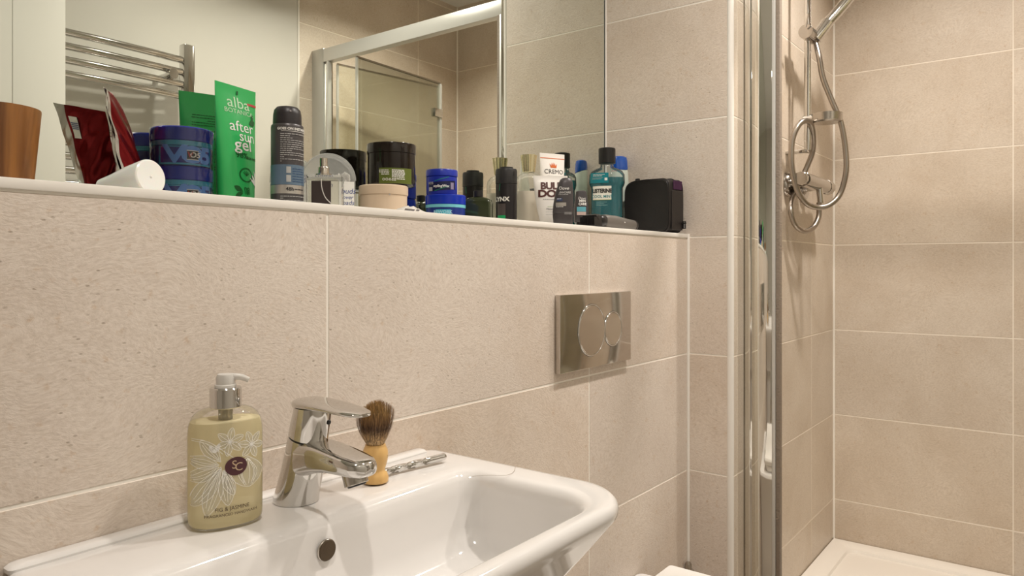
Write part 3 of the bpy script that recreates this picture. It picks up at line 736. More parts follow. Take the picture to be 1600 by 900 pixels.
lathe('hair_core', [(.0105, .049), (.0135, .060), (.0165, .073), (.0160, .082), (.0110, .090), (.001, .093)], Mhair, br)

# ---- razor
rz = thing('safety_razor', 'chrome razor with a twisted handle lying behind the shaving brush', 'razor', (.662, .7260, .8505), math.atan2(-.016, .106))
hd_pts = [(0.0, 0, .0052+.004*0), (.112, 0, .0072)]
rs = []; n = 16
for i in range(61):
    t = i/60; x = .112*t; tw = 26*t if .08 < t < .72 else (26*.08 if t <= .08 else 26*.72)
    row = []
    for k in range(n):
        a = 2*pi*k/n; lob = 1+(.16*cos(4*(a)+tw) if .08 < t < .72 else 0)
        rad_ = .0046*lob if t < .72 else .0050
        if t > .985: rad_ *= .8
        row.append((x, rad_*cos(a), .0056+.0022*t+rad_*sin(a)))
    rs.append(row)
rings('handle', rs, M['chrome'], rz, ang=50)
box('razor_head', -.012, .001, -.020, .020, .0008, .0105, M['chrome_dull'], rz, .002, 2)
box('blade', -.0135, -.011, -.0195, .0195, .003, .0042, M['steel'], rz)

# ---- small stray hair on the basin rim
hh_ = tube('stray_hair', [(.742, .632, .8503), (.760, .618, .8503), (.772, .600, .8504), (.790, .600, .8504), (.815, .615, .8503)], .00022, pbr('dark_hair', (.25, .18, .12), .5), None, 5, sub=4)
tag(hh_, 'single stray hair lying on the right rim of the washbasin', 'hair')

# ================================================================ LEDGE THINGS
ZS = 1.2126
def face(x, y, extra=0): return math.atan2(y, x)-pi/2+R(extra)     # front (-Y) towards the standing viewer in the doorway

# wooden tumbler
wt = thing('wooden_tumbler', 'tapered brown wooden tumbler at the far left end of the ledge', 'tumbler', (.292, .922, ZS))
Mwd = wood_mat('acacia', (.12, .040, .006, 1), (.33, .135, .028, 1))
lathe('tumbler_body', [(.031, 0), (.033, .001), (.0405, .086), (.0403, .088), (.038, .088), (.0375, .085), (.0305, .006), (.001, .006)], Mwd, wt, 56)

# red foil sachet
def foil_mat(name, col):
    m = pbr(name, col, .22, metal=.75); return noise_bump(m, 17, .45, .008, 2)
Mred = foil_mat('red_foil', (.20, .010, .013)); Mfo = foil_mat('silver_foil', (.62, .60, .56))
sa = thing('foil_sachet', 'crumpled dark red foil sachet standing up behind the white cup', 'sachet', (.4680, .982, ZS), R(32))
def sach(x, z, side):
    """x in -1..1 across, z 0..1 up, side -1 front / +1 back"""
    hw = .0215+.0135*z
    d = .017*(1-z)**.6*(1-abs(x)**2.2)+.0006
    cr_ = .0045*sin(7*z+2*x+side)*(1-abs(x))*(.4+z*.4) + .0014*sin(19*z-7*x*side)
    px_ = x*hw; py_ = side*d+cr_; tw_ = R(20)*z
    lx_, ly_ = px_*cos(tw_)-py_*sin(tw_), px_*sin(tw_)+py_*cos(tw_)
    ln_ = -.030*z**1.2
    return (lx_+ln_*cos(R(32)), ly_-ln_*sin(R(32)), .0005+z*(.134-.006*x))
for side in (-1, 1):
    bm = bmesh.new(); g = []
    for j in range(37):
        g.append([bm.verts.new(sach(-1+2*i/20, j/36, side)) for i in range(21)])
    for j in range(36):
        for i in range(20):
            f = bm.faces.new((g[j][i], g[j][i+1], g[j+1][i+1], g[j+1][i]) if side < 0 else (g[j][i], g[j+1][i], g[j+1][i+1], g[j][i+1]))
            f.material_index = 1 if (i <= 3 and side > 0) or (i == 0 and side < 0) else 0
    o = from_bm('foil_panel', bm, Mred, sa, True, 60); o.data.materials.append(Mfo)
def sback(x, z):
    p = sach(x/.03, z/.14, 1); return (p[0], p[1]+.0016, p[2])
def smir(x, z): return sback(-x, z)
pw = patch('code_label', -.0145, -.0045, .094, .124, sback, M['print_w'], sa, 4, 8)
def sback2(x, z):
    p = sback(x, z); return (p[0], p[1]+.0012, p[2])
for k in range(4): patch('code_line', -.0140, -.0050, .1065+k*.0026, .1078+k*.0026, sback2, pbr('blue_print', (.05, .07, .22), .5), pw, 3, 1)
# white cup lying on its side
cu = thing('white_cup', 'white plastic cup lying on its side in front of the red sachet', 'cup', (.419, .85, ZS))
A = Vector((.004, 0, .0211)); Bv = Vector((-.0165, .083, .0115))
dv = (Bv-A).normalized(); Nn = Vector((0, 0, 1)); Nn = (Nn-dv*Nn.dot(dv)).normalized(); Bb = dv.cross(Nn)
prof = [(0, .001), (0, .0190), (.0012, .0204), (.003, .0208), (.030, .0180), (.060, .0130), (.080, .0105), (.080, .0095), (.060, .0120), (.004, .0190), (.004, .001)]
rings('cup_body', [[tuple(A+dv*t+Nn*r*cos(2*pi*k/44)+Bb*r*sin(2*pi*k/44)) for k in range(44)] for t, r in prof], pbr('white_cup_plastic', (.86, .83, .80), .25, sss=.3), cu)
cyl('base_nub', tuple(A-dv*.0008+Bb*-.001), tuple(A+dv*.001), .0016, M['white_p'], cu)

# blue styling tubs
Mnavy = pbr('navy_lid_plastic', (.004, .026, .36), .22); Mteal = pbr('teal_plastic', (.03, .33, .50), .2, coat=.4)
Mbody = pbr('blue_tub', (.012, .03, .20), .25); Mlt = pbr('light_blue_print', (.13, .32, .74), .4); Mteal2 = pbr('bright_cyan_print', (.04, .42, .55), .35)
Mlred = pbr('red_print', (.45, .04, .04), .4)
def tub(label, loc, rz_, r, h, group, big=True, lidh=.020, tealc=None, band=None):
    t = thing('styling_tub', label, 'tub', loc, rz_, group)
    k = r/.042
    lathe('tub_body', [(.034*k, 0), (.0375*k, .0015), (.0405*k, .010), (.0408*k, h-lidh-.004), (.0405*k, h-lidh-.002)], Mbody, t, 48)
    lathe('rim', [(.0400*k, h-lidh-.0065), (.0416*k, h-lidh-.0055), (.0416*k, h-lidh-.0002), (.040*k, h-lidh)], tealc or Mteal, t, 48)
    lathe('lid', [(.0405*k, h-lidh), (.0420*k, h-lidh+.001), (.0420*k, h-.0015), (.0408*k, h), (.001, h)], Mnavy, t, 48)
    return t
ang = face(.5340, .987, 0)
Mlbl = pbr('deep_blue_label', (.004, .014, .22), .35)
pack = thing('styling_tub_pack', 'shrink-wrapped stack of two large blue styling tubs beside the green tube', 'tub pack', (.5345, .9875, ZS), ang)
def pack_tub(z0, h):
    r = .0400; k = r/.042; lidh = .0190
    T = lathe('tub', [(.034*k, 0), (.0375*k, .0015), (.0405*k, .010), (.0408*k, h-lidh-.004), (.0405*k, h-lidh-.002)], Mbody, pack, 48)
    T.location = (0, 0, z0)
    lathe('rim', [(.0400*k, h-lidh-.0075), (.0418*k, h-lidh-.0065), (.0418*k, h-lidh-.0002), (.040*k, h-lidh)], Mteal, T, 48)
    lathe('lid', [(.0405*k, h-lidh), (.0428*k, h-lidh+.001), (.0428*k, h-.0015), (.0415*k, h), (.001, h)], Mnavy, T, 48)
    R0 = .0389; m_ = cylmap(R0); m2 = cylmap(R0, 0, .0009); m3 = cylmap(R0, 0, .0014); m4 = cylmap(R0, 0, .0019)
    patch('label_frame', -.0320, .044, .0015, .0265, cylmap(R0, 0, .0003), Mteal, T, 24, 2)
    patch('label_panel', -.0285, .041, .0040, .0250, cylmap(R0, 0, .0006), Mlbl, T, 24, 2)
    text('lettering', 'V', .0340, m2, Mlt, T, x=-.0095, z=.0145, sx=1.45, off=.0010)
    text('lettering', 'O', .0290, m2, Mlt, T, x=.0130, z=.0145, sx=1.15, off=.0020)
    text('lettering', '5', .0300, m2, Mlt, T, x=.0330, z=.0145, sx=1.2, off=.0014)
    patch('logo_panel', .0060, .0205, .0090, .0205, m3, M['print_k'], T, 8, 2)
    patch('logo_bar', .0055, .0210, .0203, .0213, m4, M['print_w'], T, 6, 1); patch('logo_bar', .0055, .0210, .0082, .0092, m4, M['print_w'], T, 6, 1)
    text('lettering', 'V', .0100, m4, Mlred, T, x=.0092, z=.0148, sx=1.15, shear=.15, off=.0003)
    text('lettering', 'O5', .0100, m4, M['print_w'], T, x=.0158, z=.0148, sx=1.05, shear=.15, off=.0003)
pack_tub(0, .0528); pack_tub(.0529, .0535)
Mwrap = thin_clear('clear_wrap', (.985, .99, .99), 1.2, .06, .01)
N, L = nodes(Mwrap); bp = N.new('ShaderNodeBump'); ns = N.new('ShaderNodeTexNoise'); tc = N.new('ShaderNodeTexCoord'); L.new(tc.outputs['Object'], ns.inputs[0]); ns.inputs['Scale'].default_value = 55
bp.inputs['Strength'].default_value = .8; bp.inputs['Distance'].default_value = .003; L.new(ns.outputs[0], bp.inputs['Height'])
for n_ in N:
    if n_.type == 'BSDF_GLOSSY': L.new(bp.outputs[0], n_.inputs['Normal'])
rs = []
for z in [0.001, .02, .045, .055, .075, .1, .1072]:
    rs.append([((.0416+.0004*sin(7*a+z*90)+.0003*sin(17*a))*cos(a), (.0416+.0004*sin(7*a+z*90))*sin(a), z) for a in [2*pi*k/64 for k in range(64)]])
rings('plastic_wrap', rs, Mwrap, pack, cap0=False, cap1=False)

# green tube(s)
def squeeze(name_, t, prof, mat, n=48, p=2.0):
    """prof: (z, a, b, p) sections of a squeezed tube"""
    return rings(name_, [disc_ring(0, 0, z, a, b, n, pp) for z, a, b, pp in prof], mat, t, ang=40)
def interp(prof, z):
    for i in range(len(prof)-1):
        if prof[i][0] <= z <= prof[i+1][0]:
            u = (z-prof[i][0])/max(1e-6, prof[i+1][0]-prof[i][0])
            return [prof[i][k]+(prof[i+1][k]-prof[i][k])*u for k in range(4)]
    return prof[-1] if z > prof[-1][0] else prof[0]
def tmap(prof, eps=.0006, shear=0):
    def f(x, z):
        q = interp(prof, z); x = max(-q[1]*.998, min(q[1]*.998, x))
        return (x, -(q[2]*max(0, 1-(abs(x)/q[1])**q[3])**(1/q[3])+eps), z)
    return f
Mgreen = pbr('green_tube_plastic', (.03, .42, .105), .32, sss=.0, coat=.2)
gt = thing('gel_tube', 'tall bright green squeeze tube of after sun gel standing on its cap', 'tube', (.6190, .990, ZS), R(14))
pg = [(.016, .0300, .0190, 2), (.022, .0325, .0200, 2), (.07, .0355, .0175, 2), (.12, .0385, .0110, 2), (.155, .0403, .0050, 2), (.172, .0410, .0016, 2.2), (.1850, .0412, .0011, 2.6)]
squeeze('tube_body', gt, pg, Mgreen)
lathe('cap', [(.024, 0), (.026, .001), (.027, .015), (.026, .0165), (.001, .0165)], pbr('dark_green_cap', (.005, .12, .025), .3), gt, 44, sy=.78)
mg = tmap(pg)
Mdg = pbr('dark_green_print', (.004, .09, .015), .5); Mpg = pbr('pale_green_print', (.50, .72, .48), .5)
text('lettering', 'alba', .0235, mg, Mpg, gt, x=.0005, z=.1590, sx=1.25)
text('lettering', 'BOTANICA', .0095, mg, Mpg, gt, x=.0005, z=.1460, sx=1.2)
patch('red_flash', .0190, .0400, .1600, .1635, mg, Mlred, gt, 6, 1)
patch('seal_mark', -.0015, .0015, .172, .178, tmap(pg, .0012), Mdg, gt, 2, 2)
text('lettering', 'after', .0225, mg, M['print_w'], gt, x=.0020, z=.1235, sx=1.15)
text('lettering', 'sun', .0225, mg, M['print_w'], gt, x=.0105, z=.1095, sx=1.1)
text('lettering', 'gel', .0245, mg, M['print_w'], gt, x=.0010, z=.0965, sx=1.25, off=.0003)
text('lettering', '98%', .0115, mg, Mdg, gt, x=-.0040, z=.0805, sx=1.2, off=.0002)
text('lettering', 'aloe vera', .0075, mg, Mdg, gt, x=.0170, z=.0785, sx=1.0, off=.0002)
def ring2d(cx_, cz_, a, b, n=30): return [(cx_+a*cos(2*pi*k/n), cz_+b*sin(2*pi*k/n)) for k in range(n+1)]
ln = [ring2d(.002, .052, .0130, .0105), ring2d(.002, .052, .0118, .0093)]
for q in (-50, -25, 0, 25, 50):
    ln.append([(.002, .051), (.002+.006*sin(R(q)), .051+.005*cos(R(q))), (.002+.0085*sin(R(q)), .051+.0075*cos(R(q)))])
strokes('leaf_emblem', ln, .0009, mg, Mdg, gt)
text('lettering', 'no', .0100, mg, Mdg, gt, x=.0020, z=.0320, sx=1.15, off=.0002); text('lettering', '100', .0075, mg, Mdg, gt, x=.0020, z=.0255, sx=1.1, off=.0002)
def leafp(cx_, cz_, an, L_, wd):
    o_, _ = petal(cx_, cz_, an, L_, wd); return o_[:-1]
poly('dark_leaves', [leafp(-.006, .0265, 150, .016, .008), leafp(-.006, .0255, 205, .013, .007), leafp(.018, .131, 20, .016, .011), leafp(.026, .136, 80, .012, .006)], mg, Mdg, gt)
poly('aloe_leaves', [leafp(.0345, .034, q, .030, .0045) for q in (100, 118, 136, 150)], mg, M['print_w'], gt)
def mgb(x, z):
    p = mg(-x, z); return (p[0], -p[1], p[2])
dashes('back_print', [.150-.004*k for k in range(22)], -.024, .024, mgb, Mdg, gt, .0011, 4)

# grey deodorant can
Mcan = pbr('dark_grey_can', (.085, .078, .08), .33, metal=.35); Mcap = pbr('charcoal_cap', (.026, .022, .024), .38)
dc = thing('deodorant_can', 'charcoal grey aerosol deodorant with a pale blue band between green tube and perfume', 'deodorant', (.6665, .93, ZS), face(.6665, .93, 10))
RC = .0236
lathe('can_body', [(.0210, 0), (.0230, .0015), (RC, .004), (RC, .122), (.0232, .1255), (.0222, .1268)], Mcan, dc, 44)
lathe('cap', [(.0208, .1266), (.0208, .130), (.0203, .142), (.0190, .149), (.0155, .1532), (.008, .1550), (.001, .1552)], Mcap, dc, 44)
m_ = cylmap(RC)
nz = cyl('nozzle', (.001, -.0196, .1455), (.001, -.0202, .1457), .0020, pbr('grey_nozzle', (.22, .2, .2), .4), dc)
for o_ in (patch('blue_band', -RC*pi*.98, RC*pi*.98, .0365, .0660, m_, pbr('steel_blue_print', (.12, .18, .25), .35, metal=.2), dc, 48, 2), patch('silver_band', -RC*pi*.98, RC*pi*.98, .0235, .0362, m_, pbr('silver_print', (.55, .52, .48), .3, metal=.7), dc, 48, 2)): pass
m2 = cylmap(RC, 0, .0009)
text('lettering', 'GOES ON INSTANTLY DRY', .0052, m2, M['print_w'], dc, x=.0130, z=.1185, off=.0002)
strokes('print_rule', [[(-.013+.05*k/8, .1150) for k in range(9)]], .0006, m2, M['print_w'], dc)
dashes('small_print', [.1110-.0031*k for k in range(14)]+[.0195, .0165, .0135, .0105, .0075, .0045], -.0140, .026, m2, M['print_g'], dc, .0010, 2)
dashes('band_print', [.0600, .0565, .053, .049, .045, .0415], .0030, .024, m2, pbr('dark_blue_print', (.03, .07, .16), .4), dc, .001, 3)
patch('pictogram', -.0055, .0008, .0535, .0630, m2, pbr('pale_grey_print', (.40, .40, .39), .4), dc, 4, 1); patch('pictogram', -.0055, .0008, .0405, .0505, m2, pbr('pale_grey_print', (.40, .40, .39), .4), dc, 4, 1)
text('lettering', '48h', .0075, m2, M['print_k'], dc, x=-.0005, z=.0300, off=.0002)
dashes('band_print', [.0300], .006, .024, m2, M['print_k'], dc, .0014, 5)

# perfume bottle
Mgl = thin_clear('perfume_glass', (.94, .945, .93), 1.2, .01, .04); Mglq = thin_clear('pale_perfume', (.96, .95, .90), .4, .02, .02)
pf = thing('perfume_bottle', 'square clear glass perfume bottle with silver spray top and dark label', 'perfume', (.7230, .917, ZS), face(.723, .917, -12))
def rr2(hw, hd_, z, r): return rrect(-hw, hw, -hd_, hd_, z, r, 5)
rings('outer_glass', [rr2(.0280, .0140, 0, .003), rr2(.0290, .0150, .002, .003), rr2(.0290, .0150, .054, .003), rr2(.0278, .0140, .0560, .003), rr2(.008, .007, .0565, .003)], Mgl, pf)
rings('inner_chamber', [rr2(.0220, .0095, .008, .003), rr2(.0225, .0100, .010, .003), rr2(.0225, .0100, .049, .003), rr2(.0215, .0095, .051, .003)], Mglq, pf)
box('dark_label', -.0150, .0145, -.0165, -.0157, .0105, .0470, pbr('dark_brown_label', (.045, .032, .030), .35), pf)
Msil = pbr('silver_spray_top', (.74, .69, .62), .18, metal=1)
lathe('spray_collar', [(.0120, .0568), (.0122, .0590), (.0085, .0600), (.0085, .0690), (.0078, .0700), (.001, .0700)], Msil, pf)
lathe('spray_button', [(.0062, .0700), (.0062, .0830), (.0056, .0838), (.001, .0838)], Msil, pf)
tube('dip_tube', [(.0, -.0172, .050), (.001, -.0172, .036), (.006, -.0172, .022), (.0145, -.0172, .0125)], .0008, pbr('tube_plastic', (.55, .52, .48), .3), pf, 8, sub=5)
# arched box of cotton buds
cb = thing('cotton_bud_box', 'arch-topped clear plastic box with a white label behind the perfume bottle', 'box', (.7830, .982, ZS), face(.783, .98, 4))
Mfrost = thin_clear('frosted_plastic', (.96, .965, .96), .7, .15, .30)
def arch(y, s, n=20):
    out = [(-.0425*s, y, .0005), (.0425*s, y, .0005), (.0425*s, y, .058)]
    for k in range(1, n): 
        a = pi*k/n; out.append((.0425*s*cos(a), y, .058+.0425*s*sin(a)))
    out.append((-.0425*s, y, .058)); return out
rings('clear_box', [arch(-.022, .97), arch(-.0225, 1), arch(.0225, 1), arch(.022, .97)], Mfrost, cb)
rim = [(x, -.0228, z) for x, y, z in arch(0, 1.0)[2:]]
tube('lid_rim', rim, .0013, Mfrost, cb, 8)
lb_ = box('paper_label', -.0405, .0405, -.0242, -.0232, .001, .0560, pbr('label_paper', (.84, .82, .78), .5), cb)
fm = lambda x, z: (x, -.0245, z)
Mblu = pbr('blue_ink', (.03, .06, .25), .5); Mpk = pbr('pink_ink', (.60, .10, .14), .5)
text('lettering', 'cotton', .0105, fm, Mblu, cb, x=.0060, z=.0495, shear=.2, align='RIGHT'); text('lettering', 'buds', .0125, fm, Mblu, cb, x=.0310, z=.0400, shear=.2)
text('lettering', 'over', .0095, fm, Mblu, cb, x=.0300, z=.0300, shear=.2); text('lettering', 'pads', .0105, fm, Mblu, cb, x=.0310, z=.0210, shear=.2)
box('pink_stripe', .0260, .0360, -.0247, -.0243, .0135, .0150, Mpk, cb); text('lettering', 'cotton', .0085, fm, Mblu, cb, x=.0290, z=.0060, shear=.2)
bm = bmesh.new(); rnd = random.Random(5)
for i in range(70):
    x = rnd.uniform(-.036, .036); y = rnd.uniform(-.018, .018); z = .058+rnd.uniform(-.004, .012)
    bmesh.ops.create_uvsphere(bm, u_segments=8, v_segments=5, radius=.0026, matrix=Matrix.Translation((x, y, z)) @ Matrix.Diagonal((1, 1, 1.7, 1)))
    bmesh.ops.create_cone(bm, segments=6, radius1=.001, radius2=.001, depth=.055, cap_ends=True, matrix=Matrix.Translation((x, y, z-.030)))
o = from_bm('cotton_buds', bm, M['white_p'], None); o.location = cb.location; o.rotation_euler = cb.rotation_euler
tag(o, 'white cotton buds packed inside the arch-topped clear box', 'cotton buds'); o['kind'] = 'stuff'

# beige tin + brown jar
Mbg = pbr('beige_tin', (.64, .50, .365), .38)
tn = thing('beige_pot', 'low round beige pot under the brown jar', 'pot', (.8870, .960, ZS))
lathe('pot_body', [(.038, 0), (.0405, .0015), (.0410, .040)], Mbg, tn, 56)
lathe('lid', [(.0408, .0402), (.0424, .0408), (.0428, .042), (.0428, .0555), (.0415, .0570), (.001, .0572)], Mbg, tn, 56)
cyl('mark', (.0425*cos(R(-119)), .0425*sin(R(-119)), .0395), (.0429*cos(R(-119)), .0429*sin(R(-119)), .0395), .0012, M['print_g'], tn)
Mjar = pbr('dark_amber_jar', (.010, .006, .004), .16, coat=.2)
jr = thing('brown_jar', 'large glossy dark brown jar with an olive label on the beige pot', 'jar', (.9100, .964, ZS+.0574), face(.914, .965, 6))
RJ = .0425
lathe('jar_body', [(.036, 0), (.0405, .002), (RJ-.0004, .006), (RJ-.0004, .0575)], Mjar, jr, 60)
rs = []
for r, z in [(.0415, .0577), (.0432, .0585), (.0434, .0740), (.0428, .0752), (.001, .0755)]:
    rs.append([(r*(1+(.004 if (k % 2 and r > .04) else 0))*cos(2*pi*k/90), r*(1+(.004 if (k % 2 and r > .04) else 0))*sin(2*pi*k/90), z) for k in range(90)])
rings('lid', rs, Mjar, jr, ang=50)
mj = cylmap(RJ); mj2 = cylmap(RJ, 0, .0009)
ll = patch('olive_label', -.0270, .0350, .0030, .0300, mj, pbr('olive_label', (.10, .13, .018), .4), jr, 20, 2)
dashes('label_print', [.0260, .0235, .0210, .0185], -.0225, -.0085, mj2, M['print_w'], jr, .0011, 6)
dashes('label_print', [.0262, .0238, .0214, .0190, .0166, .0140, .0108, .0084], -.0040, .0200 if False else .0190, mj2, M['print_w'], jr, .0014, 8)
strokes('recycling_marks', [ring2d(-.018, .0100, .0018, .0018, 12), ring2d(-.0125, .0100, .0019, .0019, 12), [(-.009, .0085), (-.0072, .0118), (-.0054, .0085), (-.009, .0085)]], .0008, mj2, M['print_w'], jr)
text('lettering', 'E', .0068, mj2, M['print_w'], jr, x=-.0248, z=.0240)
# crumpled packet
pk = thing('paper_packet', 'flat crumpled white and grey packet at the ledge front by the blue tubs', 'packet', (.8300, .838, ZS), R(6))
bm = bmesh.new(); g = []
for j in range(9):
    row = []
    for i in range(17):
        x = -.036+.072*i/16; y = -.017+.034*j/8; e_ = min(i, 16-i, 6)/6*min(j, 8-j, 3)/3
        row.append(bm.verts.new((x, y, .0015+.0095*e_**.6+.0016*sin(i*1.9+j)*e_+.0012*sin(j*2.3)*e_)))
    g.append(row)
for j in range(8):
    for i in range(16): bm.faces.new((g[j][i], g[j][i+1], g[j+1][i+1], g[j+1][i]))
bot = [bm.verts.new((v.co.x, v.co.y, .0002)) for v in (g[0][0], g[0][16], g[8][16], g[8][0])]; bm.faces.new(bot[::-1])
for (a, b), (c, d) in ((([r_ for r_ in g[0]], None), (bot[0], bot[1])), (([r_[16] for r_ in g], None), (bot[1], bot[2])), (([r_ for r_ in g[8]][::-1], None), (bot[2], bot[3])), (([r_[0] for r_ in g][::-1], None), (bot[3], bot[0]))):
    bm.faces.new([c]+a[:1]*0+[d]+a[::-1])
from_bm('packet_body', bm, pbr('packet_paper', (.62, .58, .53), .4, metal=.1), pk, True, 25)
poly('packet_print', [[(-.034, .002), (-.010, .002), (-.006, .006), (-.030, .006)], [(-.004, .004), (.004, .004), (.006, .0065), (-.002, .0065)]], lambda x, z: (x, -.0172+z*.25, z+.0006), pbr('dark_grey_print', (.10, .09, .09), .5), pk)

# small blue tubs
Mrb = pbr('royal_blue_plastic', (.014, .03, .33), .28)
T3 = tub('low blue tub with pale aqua rim under the small styling wax jar', (1.0500, .962, ZS), face(1.05, .962, 0), .0392, .0530, None, tealc=pbr('aqua_rim', (.16, .50, .58), .2), lidh=.0185)
m_ = cylmap(.0388)
lp = patch('cyan_label', -.0195, .0100, .006, .0240, m_, Mteal2, T3, 12, 2)
text('lettering', 'REWORK', .0085, cylmap(.0388, 0, .0009), pbr('pale_blue_print', (.35, .62, .75), .4), T3, x=-.0055, z=.0190, off=.0002)
wx = thing('wax_jar', 'small royal blue styling wax jar stacked on the low blue tub', 'jar', (1.0520, .974, ZS+.0532), face(1.052, .974, -4))
lathe('jar_body', [(.026, 0), (.0292, .0015), (.0300, .004), (.0300, .0350), (.0288, .0365)], Mrb, wx, 48)
lathe('lid', [(.0292, .0367), (.0308, .0375), (.0308, .0485), (.0298, .0500), (.001, .0502)], Mrb, wx, 48)
mw = cylmap(.0300); mw2 = cylmap(.0300, 0, .0009)
patch('dark_band', -.026, .032, .0085, .0255, mw, pbr('ink_blue_label', (.006, .008, .05), .35), wx, 16, 2, fn=lambda x, z: (x, z+.09*x))
Mgr = pbr('green_line_print', (.02, .30, .14), .4)
strokes('label_lines', [[(-.012+.004*k, .0265+.0012*k) for k in range(8)], [(-.012+.004*k, .0075+.0014*k) for k in range(8)]], .0009, mw2, Mgr, wx)
text('lettering', 'VO5', .0065, mw2, M['print_g'], wx, x=-.0205, z=.0225, off=.0002); text('lettering', 'stylingWax', .0068, mw2, M['print_w'], wx, x=.0010, z=.0170, shear=.1, off=.0002)
patch('barcode_patch', .0195, .0270, .0110, .0240, mw2, pbr('lilac_grey_print', (.25, .22, .33), .5), wx, 5, 1); patch('grey_patch', -.0250, -.0165, .0075, .0150, mw2, M['print_g'], wx, 5, 1)

# dark green cologne
Mco = pbr('dark_green_glass', (.028, .036, .014), .12, coat=.4)
cg = thing('cologne_bottle', 'short dark green cologne bottle with a black cap before the black cans', 'cologne', (1.1330, .950, ZS), face(1.133, .95, -14))
def cr2(hw, hd_, z, r): return rrect(-hw, hw, -hd_, hd_, z, r, 5)
rings('bottle_body', [cr2(.027, .013, 0, .003), cr2(.0285, .0145, .002, .004), cr2(.0285, .0145, .0440, .004), cr2(.0265, .0135, .0500, .006), cr2(.0190, .0115, .0545, .008), cr2(.008, .008, .0560, .006)], Mco, cg)
lathe('cap', [(.0086, .0562), (.0092, .0568), (.0092, .0680), (.0084, .0688), (.001, .0688)], M['black'], cg, 28)

# black body spray
lx = thing('body_spray', 'tall black body spray can with white lettering and a green panel', 'deodorant', (1.2680, .982, ZS), face(1.268, .982, 0))
RL = .0232
lathe('can_body', [(.0205, 0), (.0230, .002), (RL, .006), (RL, .094), (.0228, .0960)], pbr('gunmetal_can', (.020, .017, .018), .3, metal=.3), lx, 44)
lathe('cap', [(.0234, .0965), (.0237, .0975), (.0237, .1250), (.0225, .1285), (.015, .1290), (.0145, .1330), (.001, .1335)], M['blackm'], lx, 44)
ml = cylmap(RL, R(-32)); ml2 = cylmap(RL, R(-32), .0009)
text('lettering', 'LYNX', .0125, ml2, pbr('bone_print', (.62, .60, .55), .5), lx, x=.0010, z=.0615, sx=1.1, off=.0006)
gp = patch('green_panel', -.0085, .0110, .0150, .0270, ml, pbr('vivid_green_print', (.01, .28, .09), .4), lx, 8, 2); patch('grey_panel', -.0085, .0110, .0272, .0520, ml, pbr('smoky_print', (.07, .055, .05), .4), lx, 8, 2)
strokes('green_line', [[(-.003, .080), (-.0018, .090), (-.001, .0955)]], .0008, ml2, Mgr, lx)
patch('button_slot', .0165, .0195, .112, .122, cylmap(.0238), M['black'], lx, 2, 2)

# gold-capped lotion bottle
gb = thing('lotion_bottle', 'clear round bottle half full of cream lotion with fluted gold cap', 'bottle', (1.3600, .988, ZS), face(1.36, .988, 0))
lathe('lotion', [(.0285, .0015), (.0300, .004), (.0302, .0870)], pbr('cream_lotion', (.86, .79, .69), .4), gb, 44)
lathe('bottle_shell', [(.029, 0), (.0315, .002), (.0320, .006), (.0320, .1060), (.0300, .1170), (.0225, .1260), (.0130, .1300), (.0125, .1330)], thin_clear('smoky_bottle', (.97, .97, .95), .5, .04, .03), gb, 44, cap=False)
rs = []
for r, z in [(.0105, .1325), (.0135, .1330), (.0178, .1695), (.0180, .1712), (.0124, .1720), (.0120, .1690), (.001, .1685)]:
    rs.append([((r*(1+.07*cos(8*2*pi*k/96) if r > .0126 else r))*cos(2*pi*k/96) if r > .0126 else r*cos(2*pi*k/96), (r*(1+.07*cos(8*2*pi*k/96)))*sin(2*pi*k/96) if r > .0126 else r*sin(2*pi*k/96), z) for k in range(96)])
rings('fluted_cap', rs, M['gold'], gb, ang=60)

# white tube with orange crown
Mwt = pbr('white_tube_plastic', (.84, .80, .75), .35, coat=.1); Mor = pbr('orange_print', (.62, .14, .03), .4)
ct = thing('cream_tube', 'tall white tube with an orange crown print standing behind the shorter white tube', 'tube', (1.4550, .988, ZS), R(-24))
pc = [(.018, .0230, .0185, 2), (.026, .0280, .0200, 2), (.08, .0305, .0170, 2), (.130, .0330, .0100, 2), (.165, .0345, .0040, 2), (.178, .0350, .0013, 2.2), (.1865, .0350, .0010, 2.5)]
squeeze('tube_body', ct, pc, Mwt); lathe('cap', [(.021, 0), (.0225, .001), (.0225, .018), (.001, .0185)], M['white_p'], ct, 36)
mc = tmap(pc)
for mm in (mc, lambda x, z: (lambda p: (p[0], -p[1], p[2]))(mc(x, z))): patch('orange_rule', -.034, .034, .1740, .1757, mm, Mor, ct, 12, 1)
cz = .152
poly('crown_print', [[(-.008, cz), (.008, cz), (.0105, cz+.0105), (.0060, cz+.0045), (.0040, cz+.0125), (.0015, cz+.0050), (0, cz+.0135), (-.0015, cz+.0050), (-.0040, cz+.0125), (-.0060, cz+.0045), (-.0105, cz+.0105)]], mc, Mor, ct)
mcb = lambda x, z: (lambda p: (p[0], -p[1], p[2]))(mc(-x, z))
poly('crown_print', [[(-.008, cz-.004), (.008, cz-.004), (.0105, cz+.0065), (.0040, cz+.0085), (0, cz+.0095), (-.0040, cz+.0085), (-.0105, cz+.0065)]], mcb, Mor, ct)
text('lettering', 'CREMO', .0150, mc, M['print_k'], ct, x=.0010, z=.1420, sx=1.05)
dashes('small_print', [.1320], -.018, .020, mc, M['print_g'], ct, .001, 3)
strokes('moustache_print', [[(-.005, .1265), (-.002, .1285), (0, .1270), (.002, .1285), (.005, .1265)]], .0016, mc, M['print_k'], ct)

